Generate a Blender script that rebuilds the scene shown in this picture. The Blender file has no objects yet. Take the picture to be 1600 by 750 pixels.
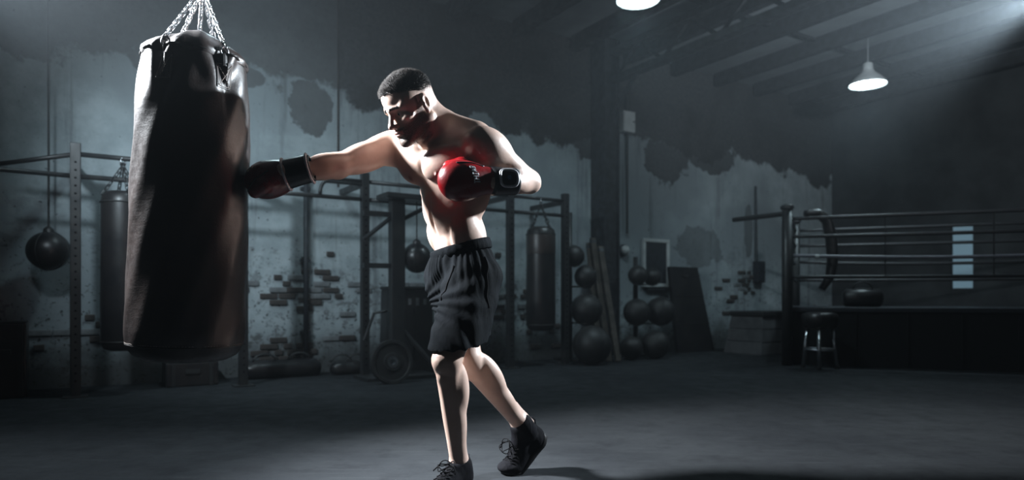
import bpy, bmesh, math, random
import numpy as np
from mathutils import Vector, Matrix, Euler

random.seed(7)
RNG = np.random.default_rng(7)
SC = bpy.context.scene
COL = SC.collection

# ------------------------------------------------------------------ camera
CAM_Z, FPX, HORIZON = 0.74, 1050.0, 465.0
cam_d = bpy.data.cameras.new('camera')
cam = bpy.data.objects.new('camera', cam_d); COL.objects.link(cam)
cam.location = (0, 0, CAM_Z); cam.rotation_euler = (math.pi / 2, 0, 0)
cam_d.sensor_width = 36.0
cam_d.lens = FPX / 1600 * 36.0
cam_d.shift_y = (HORIZON - 375.0) / 1600
cam_d.clip_start = 0.05
cam_d.dof.use_dof = True
cam_d.dof.focus_distance = 2.5
cam_d.dof.aperture_fstop = 1.9
SC.camera = cam

# ------------------------------------------------------------------ world, lights, exposure
W = bpy.data.worlds.new('world'); SC.world = W; W.use_nodes = True
W.node_tree.nodes['Background'].inputs[0].default_value = (0.45, 0.62, 0.8, 1)
W.node_tree.nodes['Background'].inputs[1].default_value = 0.02
vol = W.node_tree.nodes.new('ShaderNodeVolumeScatter'); vol.inputs['Color'].default_value = (.78, .91, 1, 1)
_nt = W.node_tree; _geo = _nt.nodes.new('ShaderNodeNewGeometry'); _sep = _nt.nodes.new('ShaderNodeSeparateXYZ'); _nt.links.new(_geo.outputs['Position'], _sep.inputs[0])
_mr = _nt.nodes.new('ShaderNodeMapRange'); _nt.links.new(_sep.outputs[2], _mr.inputs[0])      # the smoke has gathered under the roof
for _i, _v in enumerate((1.1, 2.4, 0.0013, 0.0065)): _mr.inputs[_i + 1].default_value = _v
_nt.links.new(_mr.outputs[0], vol.inputs['Density']); W.cycles.volume_step_size = 2.0
vol.inputs['Anisotropy'].default_value = 0.2
W.node_tree.links.new(vol.outputs[0], W.node_tree.nodes['World Output'].inputs['Volume'])      # thin haze in the hall
SC.view_settings.view_transform = 'Standard'
SC.view_settings.look = 'None'
SC.view_settings.gamma = 1.0
SC.view_settings.use_curve_mapping = False
SC.view_settings.exposure = 0.0
SC.cycles.use_denoising = True
SC.cycles.max_bounces = 4
SC.cycles.diffuse_bounces = 2
SC.cycles.caustics_reflective = False
SC.cycles.use_adaptive_sampling = True
SC.cycles.adaptive_threshold = 0.06
SC.cycles.volume_bounces = 0
SC.cycles.sample_clamp_indirect = 4.0

def spot(name, loc, target, watt, angle, blend, radius, color):
    d = bpy.data.lights.new(name, 'SPOT'); o = bpy.data.objects.new(name, d); COL.objects.link(o)
    o.location = loc
    o.rotation_euler = (Vector(target) - Vector(loc)).to_track_quat('-Z', 'Y').to_euler()
    d.energy = watt; d.spot_size = math.radians(angle); d.spot_blend = blend
    d.shadow_soft_size = radius; d.color = color
    return o
spot('flood_light_left', (-2.5, 2.72, 2.45), (-0.45, 2.56, 1.2), 3000, 67, 0.9, 0.2, (0.9, 0.95, 1.0))
spot('flood_light_right', (3.36, 4.3, 2.64), (-0.1, 2.75, 1.25), 2700, 42, 0.9, 0.07, (0.82, 0.92, 1.0))
# added fill spots without a lamp: brighten the wall, roof and corner haze
spot('fill_spot_left', (-2.74, 3.4, 2.36), (-2.0, 6.0, 1.5), 190, 95, 0.9, 0.08, (0.74, 0.9, 1.0))
spot('fill_spot_right', (3.36, 4.3, 2.68), (4.4, 6.6, 4.3), 260, 135, 0.9, 0.07, (0.8, 0.92, 1.0))

# ------------------------------------------------------------------ helpers
def at(px, py, d):
    """photograph pixel (1600 x 750) at depth d in metres -> point in the room"""
    return Vector(((px - 800) / FPX * d, d, CAM_Z - (py - HORIZON) / FPX * d))
def nrm(v): return Vector(v).normalized()
ORG = {}
def tag(o, label=None, cat=None, group=None, kind=None):
    if label: o['label'] = label
    if cat: o['category'] = cat
    if group: o['group'] = group
    if kind: o['kind'] = kind
    return o
def thing(name, label, cat, loc, group=None):
    o = bpy.data.objects.new(name, None); COL.objects.link(o)
    o.empty_display_size = 0.1; o.location = loc; ORG[o.name] = Vector(loc)
    return tag(o, label, cat, group)
def link_mesh(name, me, mat, parent=None, origin=None):
    o = bpy.data.objects.new(name, me); COL.objects.link(o)
    if mat is not None: me.materials.append(mat)
    if parent is not None:
        o.parent = parent; ORG[o.name] = ORG[parent.name]
    else:
        o.location = origin or (0, 0, 0); ORG[o.name] = Vector(o.location)
    return o
class MB:
    def __init__(s): s.v = []; s.f = []
    def add(s, vs, fs):
        b = len(s.v); s.v += [Vector(q) for q in vs]; s.f += [tuple(b + i for i in f) for f in fs]; return s
    def box(s, c, size, R=None, taper=1.0, bev=0.0):
        c = Vector(c); hx, hy, hz = size[0] / 2, size[1] / 2, size[2] / 2
        R = R or Matrix.Identity(3)
        if bev <= 0:
            P = [Vector((x * hx * (taper if z > 0 else 1), y * hy * (taper if z > 0 else 1), z * hz)) for z in (-1, 1) for y in (-1, 1) for x in (-1, 1)]
            return s.add([c + R @ p for p in P], [(0, 2, 3, 1), (4, 5, 7, 6), (0, 1, 5, 4), (2, 6, 7, 3), (0, 4, 6, 2), (1, 3, 7, 5)])
        bm = bmesh.new(); bmesh.ops.create_cube(bm, size=1)
        for v in bm.verts:
            t = taper if v.co.z > 0 else 1
            v.co = Vector((v.co.x * 2 * hx * t, v.co.y * 2 * hy * t, v.co.z * 2 * hz))
        bmesh.ops.bevel(bm, geom=bm.edges[:], offset=bev, segments=2, affect='EDGES', profile=0.6)
        bm.verts.index_update()
        s.add([c + R @ v.co for v in bm.verts], [[v.index for v in f.verts] for f in bm.faces]); bm.free(); return s
    def tube(s, pts, r, seg=10, closed=False, cap=True, flat=1.0, up=None):
        pts = [Vector(p) for p in pts]; n = len(pts)
        rs = r if isinstance(r, (list, tuple)) else [r] * n
        ring = []; prev = None
        for i, p in enumerate(pts):
            if closed: t = pts[(i + 1) % n] - pts[i - 1]
            else: t = pts[min(i + 1, n - 1)] - pts[max(i - 1, 0)]
            t.normalize()
            if prev is None:
                a = Vector(up) if up is not None else (Vector((0, 0, 1)) if abs(t.z) < 0.9 else Vector((1, 0, 0)))
            else: a = prev
            a = (a - t * a.dot(t)).normalized(); prev = a; b = t.cross(a)
            ring.append([p + (a * math.cos(q) * flat + b * math.sin(q)) * rs[i] for q in [2 * math.pi * k / seg for k in range(seg)]])
        vs = [q for R in ring for q in R]; fs = []
        for i in range(n if closed else n - 1):
            j = (i + 1) % n
            for k in range(seg):
                l = (k + 1) % seg; fs.append((i * seg + k, i * seg + l, j * seg + l, j * seg + k))
        if cap and not closed:
            fs.append(tuple(range(seg - 1, -1, -1))); fs.append(tuple((n - 1) * seg + k for k in range(seg)))
        return s.add(vs, fs)
    def lathe(s, base, axis, prof, seg=32, cap=True, fn=None, ref=None):
        axis = nrm(axis); base = Vector(base)
        a = Vector(ref) if ref is not None else (Vector((1, 0, 0)) if abs(axis.x) < 0.9 else Vector((0, 1, 0)))
        a = (a - axis * a.dot(axis)).normalized(); b = axis.cross(a)
        vs = []; fs = []; n = len(prof)
        for i, (r, h) in enumerate(prof):
            for k in range(seg):
                q = 2 * math.pi * k / seg
                rr, hh = (r, h) if fn is None else fn(q, r, h)
                vs.append(base + axis * hh + (a * math.cos(q) + b * math.sin(q)) * rr)
        for i in range(n - 1):
            for k in range(seg):
                l = (k + 1) % seg; fs.append((i * seg + k, i * seg + l, (i + 1) * seg + l, (i + 1) * seg + k))
        if cap:
            fs.append(tuple(range(seg - 1, -1, -1))); fs.append(tuple((n - 1) * seg + k for k in range(seg)))
        return s.add(vs, fs)
    def ball(s, c, r, seg=24, rings=14, sq=(1, 1, 1)):
        c = Vector(c); prof = [(math.sin(math.pi * i / rings) * r + 1e-5, -math.cos(math.pi * i / rings) * r) for i in range(rings + 1)]
        b = len(s.v); s.lathe((0, 0, 0), (0, 0, 1), prof, seg)
        for i in range(b, len(s.v)): s.v[i] = c + Vector((s.v[i].x * sq[0], s.v[i].y * sq[1], s.v[i].z * sq[2]))
        return s
    def build(s, name, mat, parent=None, origin=None, smooth=False, auto=None):
        o0 = ORG[parent.name] if parent is not None else Vector(origin or (0, 0, 0))
        me = bpy.data.meshes.new(name); me.from_pydata([tuple(q - o0) for q in s.v], [], s.f); me.update()
        bm = bmesh.new(); bm.from_mesh(me); bmesh.ops.recalc_face_normals(bm, faces=bm.faces[:]); bm.to_mesh(me); bm.free()
        if smooth or auto:
            me.polygons.foreach_set('use_smooth', [True] * len(me.polygons))
            if auto: me.set_sharp_from_angle(angle=math.radians(auto))
        return link_mesh(name, me, mat, parent, origin)

# ------------------------------------------------------------------ materials
def new_mat(name):
    m = bpy.data.materials.new(name); m.use_nodes = True
    nt = m.node_tree; return m, nt, nt.nodes['Principled BSDF']
def nd(nt, t, **kw):
    n = nt.nodes.new(t)
    for k, v in kw.items(): setattr(n, k, v)
    return n
def mth(nt, op, a, b=None, clamp=False):
    n = nd(nt, 'ShaderNodeMath', operation=op); n.use_clamp = clamp
    for i, x in enumerate((a, b)):
        if x is None: continue
        if isinstance(x, (int, float)): n.inputs[i].default_value = x
        else: nt.links.new(x, n.inputs[i])
    return n.outputs[0]
def mix(nt, fac, a, b):
    n = nd(nt, 'ShaderNodeMix', data_type='RGBA')
    for i, x in ((0, fac), (6, a), (7, b)):
        if isinstance(x, (int, float)): n.inputs[i].default_value = x
        elif isinstance(x, tuple): n.inputs[i].default_value = x if len(x) == 4 else (*x, 1)
        else: nt.links.new(x, n.inputs[i])
    return n.outputs[2]
def noise(nt, vec, scale, detail=4, rough=0.55, dist=0.0):
    n = nd(nt, 'ShaderNodeTexNoise'); n.inputs['Scale'].default_value = scale
    n.inputs['Detail'].default_value = detail; n.inputs['Roughness'].default_value = rough; n.inputs['Distortion'].default_value = dist
    if vec is not None: nt.links.new(vec, n.inputs['Vector'])
    return n.outputs['Fac']
def rng(nt, x, a, b, c=0.0, d=1.0, smooth=True):
    n = nd(nt, 'ShaderNodeMapRange'); n.interpolation_type = 'SMOOTHSTEP' if smooth else 'LINEAR'
    nt.links.new(x, n.inputs[0])
    for i, q in enumerate((a, b, c, d)): n.inputs[i + 1].default_value = q
    return n.outputs[0]
def bump(nt, bs, h, strength, dist=0.01):
    n = nd(nt, 'ShaderNodeBump'); n.inputs['Strength'].default_value = strength; n.inputs['Distance'].default_value = dist
    nt.links.new(h, n.inputs['Height']); nt.links.new(n.outputs[0], bs.inputs['Normal'])
def simple(name, c1, c2=None, rough=0.5, metal=0.0, scale=12, bscale=60, bstr=0.15, rvar=0.1, spec=0.5, bdist=0.004):
    m, nt, bs = new_mat(name); tc = nd(nt, 'ShaderNodeTexCoord').outputs['Object']
    c2 = c2 or tuple(x * 0.7 for x in c1)
    f = noise(nt, tc, scale)
    nt.links.new(mix(nt, rng(nt, f, 0.3, 0.7), c1, c2), bs.inputs['Base Color'])
    nt.links.new(rng(nt, f, 0.2, 0.8, max(rough - rvar, 0.02), min(rough + rvar, 1)), bs.inputs['Roughness'])
    bs.inputs['Metallic'].default_value = metal; bs.inputs['Specular IOR Level'].default_value = spec
    if bstr: bump(nt, bs, noise(nt, tc, bscale, 5), bstr, bdist)
    return m
def emit(name, c, strength):
    m, nt, bs = new_mat(name); bs.inputs['Base Color'].default_value = (*c, 1)
    bs.inputs['Emission Color'].default_value = (*c, 1); bs.inputs['Emission Strength'].default_value = strength
    return m
M = {}
M['steel'] = simple('black_painted_steel', (0.014, 0.015, 0.017), (0.022, 0.022, 0.022), 0.45, 0.0, 9, 120, 0.1)
M['beam'] = simple('dark_beam_paint', (0.03, 0.033, 0.038), (0.018, 0.018, 0.02), 0.6)
M['chrome'] = simple('zinc_chain_metal', (0.62, 0.64, 0.66), (0.45, 0.46, 0.48), 0.28, 1.0, 40, 90, 0.05)
M['rubber'] = simple('black_rubber', (0.012, 0.012, 0.013), (0.018, 0.018, 0.018), 0.6, 0, 14, 200, 0.2)
M['vinyl'] = simple('black_vinyl', (0.011, 0.011, 0.013), (0.016, 0.014, 0.014), 0.38, 0, 5, 160, 0.12)
M['cloth'] = simple('black_apron_cloth', (0.006, 0.006, 0.007), (0.009, 0.009, 0.01), 0.85, 0, 6, 300, 0.2, spec=0.2)
M['canvas'] = simple('grey_canvas', (0.11, 0.11, 0.115), (0.08, 0.08, 0.085), 0.85, 0, 6, 250, 0.2)
M['wood'] = simple('weathered_plank_wood', (0.085, 0.07, 0.058), (0.05, 0.042, 0.036), 0.75, 0, 7, 60, 0.3)
M['white'] = simple('off_white_enamel', (0.62, 0.64, 0.64), (0.5, 0.52, 0.52), 0.4, 0, 6, 60, 0.05)
M['dark'] = simple('dark_panel', (0.03, 0.034, 0.042), (0.022, 0.025, 0.03), 0.5)
M['metal'] = simple('brushed_steel', (0.5, 0.52, 0.54), (0.4, 0.41, 0.43), 0.35, 1.0)
M['rope'] = simple('pale_rope_sleeve', (0.22, 0.22, 0.25), (0.17, 0.17, 0.2), 0.5)
M['rope_d'] = simple('dark_rope_sleeve', (0.02, 0.02, 0.023), (0.03, 0.03, 0.033), 0.5)
M['lampin'] = emit('lamp_glow', (0.72, 0.95, 1.0), 22)
M['pane'] = emit('lit_window_glass', (0.30, 0.46, 0.56), 0.2)
# ------------------------------------------------------------------ room shell
ANG = math.atan2(2.06, 3.24)
UU = Vector((math.cos(ANG), math.sin(ANG), 0)); NN = Vector((-UU.y, UU.x, 0))   # along the back wall / out through it
O0 = Vector((2.42, 9.4, 0)); CEIL = 3.96
S0, S1, DEP = -13.0, 3.49, 11.5
RW = Matrix(((UU.x, NN.x, 0), (UU.y, NN.y, 0), (0, 0, 1)))
def rm(s, n, z): return O0 + UU * s + NN * n + Vector((0, 0, z))     # room coordinates -> world
def wall_hit(px, py, off=0.0):
    k = (px - 800) / FPX; o = O0 + NN * off
    t = (k * o.y - o.x) / (UU.x - k * UU.y); y = o.y + UU.y * t
    return t, y, CAM_Z - (py - HORIZON) / FPX * y

def wall_mat(name, detail=True):
    m, nt, bs = new_mat(name); tc = nd(nt, 'ShaderNodeTexCoord').outputs['Object']
    dot = nd(nt, 'ShaderNodeVectorMath', operation='DOT_PRODUCT'); nt.links.new(tc, dot.inputs[0]); dot.inputs[1].default_value = UU
    s = mth(nt, 'SUBTRACT', dot.outputs['Value'], O0.dot(UU))
    dn = nd(nt, 'ShaderNodeVectorMath', operation='DOT_PRODUCT'); nt.links.new(tc, dn.inputs[0]); dn.inputs[1].default_value = NN
    sep = nd(nt, 'ShaderNodeSeparateXYZ'); nt.links.new(tc, sep.inputs[0]); z = sep.outputs[2]
    cb = nd(nt, 'ShaderNodeCombineXYZ'); nt.links.new(s, cb.inputs[0]); nt.links.new(z, cb.inputs[1]); nt.links.new(dn.outputs['Value'], cb.inputs[2])
    v = cb.outputs[0]
    n1 = noise(nt, v, 1.1, 6, 0.6); n2 = noise(nt, v, 4.5, 8, 0.65); n3 = noise(nt, v, 22, 5, 0.7); n4 = noise(nt, v, 0.5, 3)
    plaster = mix(nt, rng(nt, n2, 0.3, 0.7), (0.47, 0.53, 0.555), (0.33, 0.38, 0.405))
    plaster = mix(nt, rng(nt, n4, 0.42, 0.62), plaster, (0.25, 0.285, 0.305))
    # vertical water streaks
    mp = nd(nt, 'ShaderNodeMapping'); nt.links.new(v, mp.inputs[0]); mp.inputs['Scale'].default_value = (5, 0.35, 1)
    stk = noise(nt, mp.outputs[0], 1.6, 5, 0.6)
    plaster = mix(nt, rng(nt, stk, 0.54, 0.72, 0, 0.55), plaster, (0.10, 0.105, 0.11))
    # bare dirty render on the upper wall
    edge = mth(nt, 'ADD', z, mth(nt, 'MULTIPLY', mth(nt, 'SUBTRACT', n1, 0.5), 1.5))
    edge = mth(nt, 'ADD', edge, mth(nt, 'MULTIPLY', mth(nt, 'SUBTRACT', n2, 0.5), 0.25))
    up = rng(nt, edge, 2.70, 2.78)
    def blob(mask, cs, cz, rs, rz, amp=0.9):
        a = mth(nt, 'DIVIDE', mth(nt, 'SUBTRACT', s, cs), rs); b = mth(nt, 'DIVIDE', mth(nt, 'SUBTRACT', z, cz), rz)
        r = mth(nt, 'ADD', mth(nt, 'MULTIPLY', a, a), mth(nt, 'MULTIPLY', b, b))
        r = mth(nt, 'ADD', r, mth(nt, 'MULTIPLY', mth(nt, 'SUBTRACT', n2, 0.5), 2.4))
        return mth(nt, 'MAXIMUM', mask, rng(nt, r, 0.85, 1.05, amp, 0.0))
    if detail:
        up = blob(up, -5.2, 2.62, 0.24, 0.26); up = blob(up, -5.9, 2.8, 0.25, 0.12)
        up = blob(up, -0.35, 2.62, 0.42, 0.34); up = blob(up, 0.55, 2.75, 0.5, 0.22); up = blob(up, -1.7, 2.75, 0.3, 0.3)
        up = blob(up, -2.5, 2.85, 0.3, 0.2); up = blob(up, 1.35, 1.75, 0.1, 0.4, 0.6); up = blob(up, 0.3, 1.45, 0.5, 0.3, 0.5)
    render_c = mix(nt, rng(nt, n3, 0.3, 0.7), (0.085, 0.086, 0.089), (0.055, 0.055, 0.057))
    render_c = mix(nt, rng(nt, n1, 0.45, 0.65), render_c, (0.045, 0.044, 0.044))
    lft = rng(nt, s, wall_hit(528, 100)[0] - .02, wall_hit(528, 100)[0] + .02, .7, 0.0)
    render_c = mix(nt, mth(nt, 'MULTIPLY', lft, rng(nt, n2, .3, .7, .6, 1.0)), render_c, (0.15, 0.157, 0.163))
    col = mix(nt, up, plaster, render_c)
    # pits and flaked spots, denser low down
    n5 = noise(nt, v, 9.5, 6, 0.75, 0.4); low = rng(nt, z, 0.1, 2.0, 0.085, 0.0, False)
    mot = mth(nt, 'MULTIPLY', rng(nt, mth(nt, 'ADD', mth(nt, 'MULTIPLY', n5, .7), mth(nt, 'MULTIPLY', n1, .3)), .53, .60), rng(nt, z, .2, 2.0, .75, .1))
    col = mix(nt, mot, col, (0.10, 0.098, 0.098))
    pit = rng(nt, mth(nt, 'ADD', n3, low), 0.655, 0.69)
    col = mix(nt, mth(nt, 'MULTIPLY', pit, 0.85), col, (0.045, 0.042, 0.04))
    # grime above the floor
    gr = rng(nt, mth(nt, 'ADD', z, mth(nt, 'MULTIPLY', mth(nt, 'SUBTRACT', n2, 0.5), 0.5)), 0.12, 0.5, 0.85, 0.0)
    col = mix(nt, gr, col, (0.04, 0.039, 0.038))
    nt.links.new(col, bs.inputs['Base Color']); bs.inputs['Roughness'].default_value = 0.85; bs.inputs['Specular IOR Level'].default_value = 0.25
    h = mth(nt, 'SUBTRACT', mth(nt, 'ADD', mth(nt, 'MULTIPLY', n2, 0.6), mth(nt, 'MULTIPLY', n3, 0.3)), mth(nt, 'ADD', mth(nt, 'MULTIPLY', up, 0.5), mth(nt, 'MULTIPLY', pit, 0.4)))
    bump(nt, bs, h, 0.5, 0.02)
    return m
M['wall'] = wall_mat('peeling_plaster'); M['wall2'] = simple('dark_painted_brickwork', (0.05, 0.054, 0.058), (0.03, 0.032, 0.035), 0.8, 0, 2, 14, 0.3)

def floor_mat():
    m, nt, bs = new_mat('worn_concrete'); tc = nd(nt, 'ShaderNodeTexCoord').outputs['Object']
    n1 = noise(nt, tc, 0.9, 6, 0.6); n2 = noise(nt, tc, 6, 8, 0.7)
    mp = nd(nt, 'ShaderNodeMapping'); nt.links.new(tc, mp.inputs[0]); mp.inputs['Scale'].default_value = (0.8, 9, 1); mp.inputs['Rotation'].default_value = (0, 0, 0.12)
    n3 = noise(nt, mp.outputs[0], 3, 6, 0.7)
    col = mix(nt, rng(nt, n1, 0.3, 0.7), (0.034, 0.037, 0.040), (0.022, 0.024, 0.027))
    col = mix(nt, rng(nt, n2, 0.45, 0.75, 0, 0.6), col, (0.013, 0.014, 0.016))
    col = mix(nt, rng(nt, n3, 0.5, 0.8, 0, 0.5), col, (0.052, 0.057, 0.061))
    nt.links.new(col, bs.inputs['Base Color'])
    nt.links.new(rng(nt, n2, 0.25, 0.75, 0.5, 0.75), bs.inputs['Roughness']); bs.inputs['Specular IOR Level'].default_value = 0.05
    bump(nt, bs, mth(nt, 'ADD', n2, mth(nt, 'MULTIPLY', n3, 0.6)), 0.25, 0.01)
    return m
M['floor'] = floor_mat()
M['ceil'] = simple('grey_roof_sheet', (0.30, 0.32, 0.34), (0.22, 0.235, 0.25), 0.7, 0, 2, 30, 0.2)

def slab(name, s0, s1, n0, n1, z0, z1, mat):
    b = MB(); b.box(rm((s0 + s1) / 2, (n0 + n1) / 2, (z0 + z1) / 2), (s1 - s0, n1 - n0, z1 - z0), RW)
    return tag(b.build(name, mat), kind='structure')
floor = slab('floor', S0, S1, -DEP, 0, -0.2, 0, M['floor'])
ceiling = slab('ceiling', S0 - .2, S1 + .2, -DEP - .2, 0.2, CEIL, CEIL + 0.15, M['ceil'])
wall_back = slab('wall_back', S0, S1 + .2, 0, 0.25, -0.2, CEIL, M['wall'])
wall_left = slab('wall_left', S0 - .25, S0, -DEP, 0.25, -0.2, CEIL, M['wall2'])
wall_front = slab('wall_front', S0 - .25, S1 + .2, -DEP - .25, -DEP, -0.2, CEIL, M['wall2'])
# right wall with a tall narrow window opening
WN0, WN1, WZ0, WZ1 = -2.13, -1.83, 0.86, 1.80
b = MB()
for (n0, n1, z0, z1) in ((-DEP, WN0, -.2, CEIL), (WN1, 0.0, -.2, CEIL), (WN0, WN1, -.2, WZ0), (WN0, WN1, WZ1, CEIL)):
    b.box(rm(S1 + .1, (n0 + n1) / 2, (z0 + z1) / 2), (0.2, n1 - n0, z1 - z0), RW)
wall_right = tag(b.build('wall_right', M['wall2']), kind='structure')
wc = rm(S1 + 0.05, (WN0 + WN1) / 2, (WZ0 + WZ1) / 2)
b = MB(); b.box(wc, (0.02, WN1 - WN0, WZ1 - WZ0), RW)
win = tag(b.build('window_1', M['pane']), kind='structure')
for (dn, dz, sn, sz) in ((-.145, 0, .02, .94), (.145, 0, .02, .94), (0, .465, .3, .02), (0, -.465, .3, .02)):
    b = MB(); b.box(wc + NN * dn + Vector((0, 0, dz)), (0.07, sn, sz), RW); b.build('window_frame', M['beam'], win)

# exposed bricks where the plaster has fallen away: each one proud of the wall, joints between
bw, bh, bd = 0.158, 0.049, 0.03
b = MB(); b.box((0, 0, 0), (bw, bd, bh), None, 1.0, 0.006)
bme = bpy.data.meshes.new('brick'); bme.from_pydata([tuple(q) for q in b.v], [], b.f); bme.update()
M['brick'] = simple('dark_fired_brick', (0.075, 0.062, 0.056), (0.038, 0.034, 0.033), 0.9, 0, 5, 50, 0.5)
M['brick2'] = simple('limewashed_brick', (0.22, 0.235, 0.245), (0.14, 0.145, 0.15), 0.9, 0, 9, 50, 0.5)
bme2 = bme.copy(); bme.materials.append(M['brick']); bme2.materials.append(M['brick2'])
bt = MB(); bt.box((0, 0, 0), (bw * .46, bd, bh), None, 1.0, 0.006)
bme3 = bpy.data.meshes.new('brick_half'); bme3.from_pydata([tuple(q) for q in bt.v], [], bt.f); bme3.update(); bme3.materials.append(M['brick'])
patches = []
for (px, py, rs, rz, dens) in ((455, 450, .48, .17, .62), (520, 440, .4, .3, .35), (445, 545, .42, .13, .6), (515, 480, .3, .12, .3), (180, 505, .55, .15, .4), (60, 520, .5, .2, .3),
                         (520, 535, .35, .1, .4), (1175, 440, .35, .22, .3), (650, 480, .4, .3, .3), (770, 440, .3, .4, .25), (810, 480, .35, .35, .4), (860, 520, .4, .2, .35), (1140, 460, .3, .3, .3), (400, 540, .1, .1, .5)):
    t, y, z = wall_hit(px, py); patches.append((t, z, rs, rz, dens))
taken = set(); nb = 0
for (ps, pz, rs, rz, dens) in patches:
    for row in range(int((pz - rz) / 0.060), int((pz + rz) / 0.060) + 1):
        for c in range(int((ps - rs) / 0.170) - 1, int((ps + rs) / 0.170) + 2):
            s = (c + 0.5 * (row % 2)) * 0.170; z = row * 0.060 + 0.034
            if z < 0.05 or (row, c) in taken: continue
            q = ((s - ps) / rs) ** 2 + ((z - pz) / rz) ** 2
            if q > 1.0 or random.random() > dens * (1.25 - 0.7 * q) or nb >= 290: continue
            taken.add((row, c)); nb += 1
            r = random.random()
            o = bpy.data.objects.new('brick', bme if r < .38 else (bme2 if r < .62 else bme3)); COL.objects.link(o); o.parent = wall_back
            o.location = rm(s + random.uniform(-.006, .006), -0.004 + random.uniform(-.004, .004), z); o.rotation_euler = (0, 0, ANG)

tj = wall_hit(528, 100)[0]
b = MB(); b.box(rm(tj, -.004, 2.9), (.016, .012, 2.1), RW); b.build('panel_joint', M['brick'], wall_back)
# roof purlins and sheets are parts of the ceiling
for i in range(9):
    s = -3.7 + i * 0.86
    b = MB(); b.box(rm(s, -DEP / 2, CEIL - 0.09), (0.10, DEP - .1, 0.18), RW); b.build('purlin', M['beam'], ceiling)
for i in range(5):
    n = -1.6 - 2.2 * i
    b = MB(); b.box(rm(-1.2, n, CEIL - 0.02), (9.2, 0.05, 0.04), RW); b.build('sheet_joint', M['beam'], ceiling)

# steel column against the back wall with a roof truss running into the room
cs, cy, _ = wall_hit(946, 300, -0.16)
colm = thing('steel_column', 'dark riveted steel column standing against the back wall under the truss', 'column', rm(cs, -0.16, 0))
b = MB(); b.box(rm(cs, -0.16, CEIL / 2), (0.02, 0.2, CEIL), RW); b.build('web', M['beam'], colm)
for sg in (-1, 1):
    b = MB(); b.box(rm(cs + sg * .11, -0.16, CEIL / 2), (0.025, 0.26, CEIL), RW); b.build('flange', M['beam'], colm)
b = MB(); b.box(rm(cs, -0.26, CEIL / 2), (0.22, 0.02, CEIL), RW); b.build('cover_plate', M['beam'], colm)
b = MB(); b.box(rm(cs, -0.18, 0.01), (0.4, 0.36, 0.02), RW); b.build('base_plate', M['beam'], colm)
tr = thing('roof_truss', 'dark lattice roof truss running from the steel column across the hall', 'truss', rm(cs, -0.3, 3.4))
for (z, nm) in ((3.42, 'bottom_chord'), (3.76, 'top_chord')):
    b = MB(); b.box(rm(cs, -0.3 - 5.2, z), (0.12, 10.4, 0.07), RW); b.build(nm, M['beam'], tr)
for i in range(26):
    n0 = -0.35 - i * 0.4; z0, z1 = (3.43, 3.75) if i % 2 == 0 else (3.75, 3.43)
    b = MB(); b.tube([rm(cs, n0, z0), rm(cs, n0 - 0.4, z1)], 0.022, 6); b.build('web_bar', M['beam'], tr)
b = MB(); b.tube([rm(cs, -0.3, 3.0), rm(cs, -0.75, 3.42)], 0.03, 8); b.build('knee_brace', M['beam'], tr)

# pendant lamps
def pendant(p, r, label, watt=95):
    t = thing('pendant_lamp', label, 'lamp', p, 'pendant lamps under the roof')
    zt = CEIL - p.z
    sh = MB(); sh.lathe(p, (0, 0, 1), [(r, 0.0), (r * 1.01, .012), (r * .96, .03), (r * .72, .085), (r * .36, .15), (r * .28, .19), (r * .27, .25), (r * .1, .27)], 40, False)
    sh.lathe(p, (0, 0, 1), [(r * .985, 0.001), (r * .94, .028), (r * .70, .08), (r * .3, .145), (.002, .15)], 40, False)
    sh.build('lamp_shade', M['white'], t, smooth=True)
    b = MB(); b.lathe(p, (0, 0, 1), [(.001, .02), (r * .93, .02), (r * .93, .028), (.001, .028)], 40, False); b.build('diffuser', M['lampin'], t, smooth=False)
    b = MB(); b.tube([p + Vector((0, 0, .26)), p + Vector((0, 0, zt))], .011, 8); b.build('stem', M['metal'], t)
    b = MB(); b.lathe(p + Vector((0, 0, zt - .03)), (0, 0, 1), [(.05, 0), (.05, .028)], 16); b.build('ceiling_rose', M['beam'], t)
    d = bpy.data.lights.new('pendant_glow', 'SPOT'); o = bpy.data.objects.new('pendant_glow', d); COL.objects.link(o)
    o.location = p + Vector((0, 0, -0.02)); d.energy = watt; d.spot_size = math.radians(140); d.spot_blend = 0.9; d.shadow_soft_size = r * .8; d.color = (0.66, 0.89, 1.0)
pendant(at(997, 1, 6.4), 0.205, 'round white pendant lamp hanging beside the lattice truss')
pendant(at(1356, 133, 7.9), 0.205, 'white bell shaped pendant lamp hanging above the boxing ring')
pendant(Vector((-1.95, 5.1, 3.45)), 0.205, 'white pendant lamp added out of view over the training rig to light the wall', 55)  # added pendant, unseen above the view: lights the back wall
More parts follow.
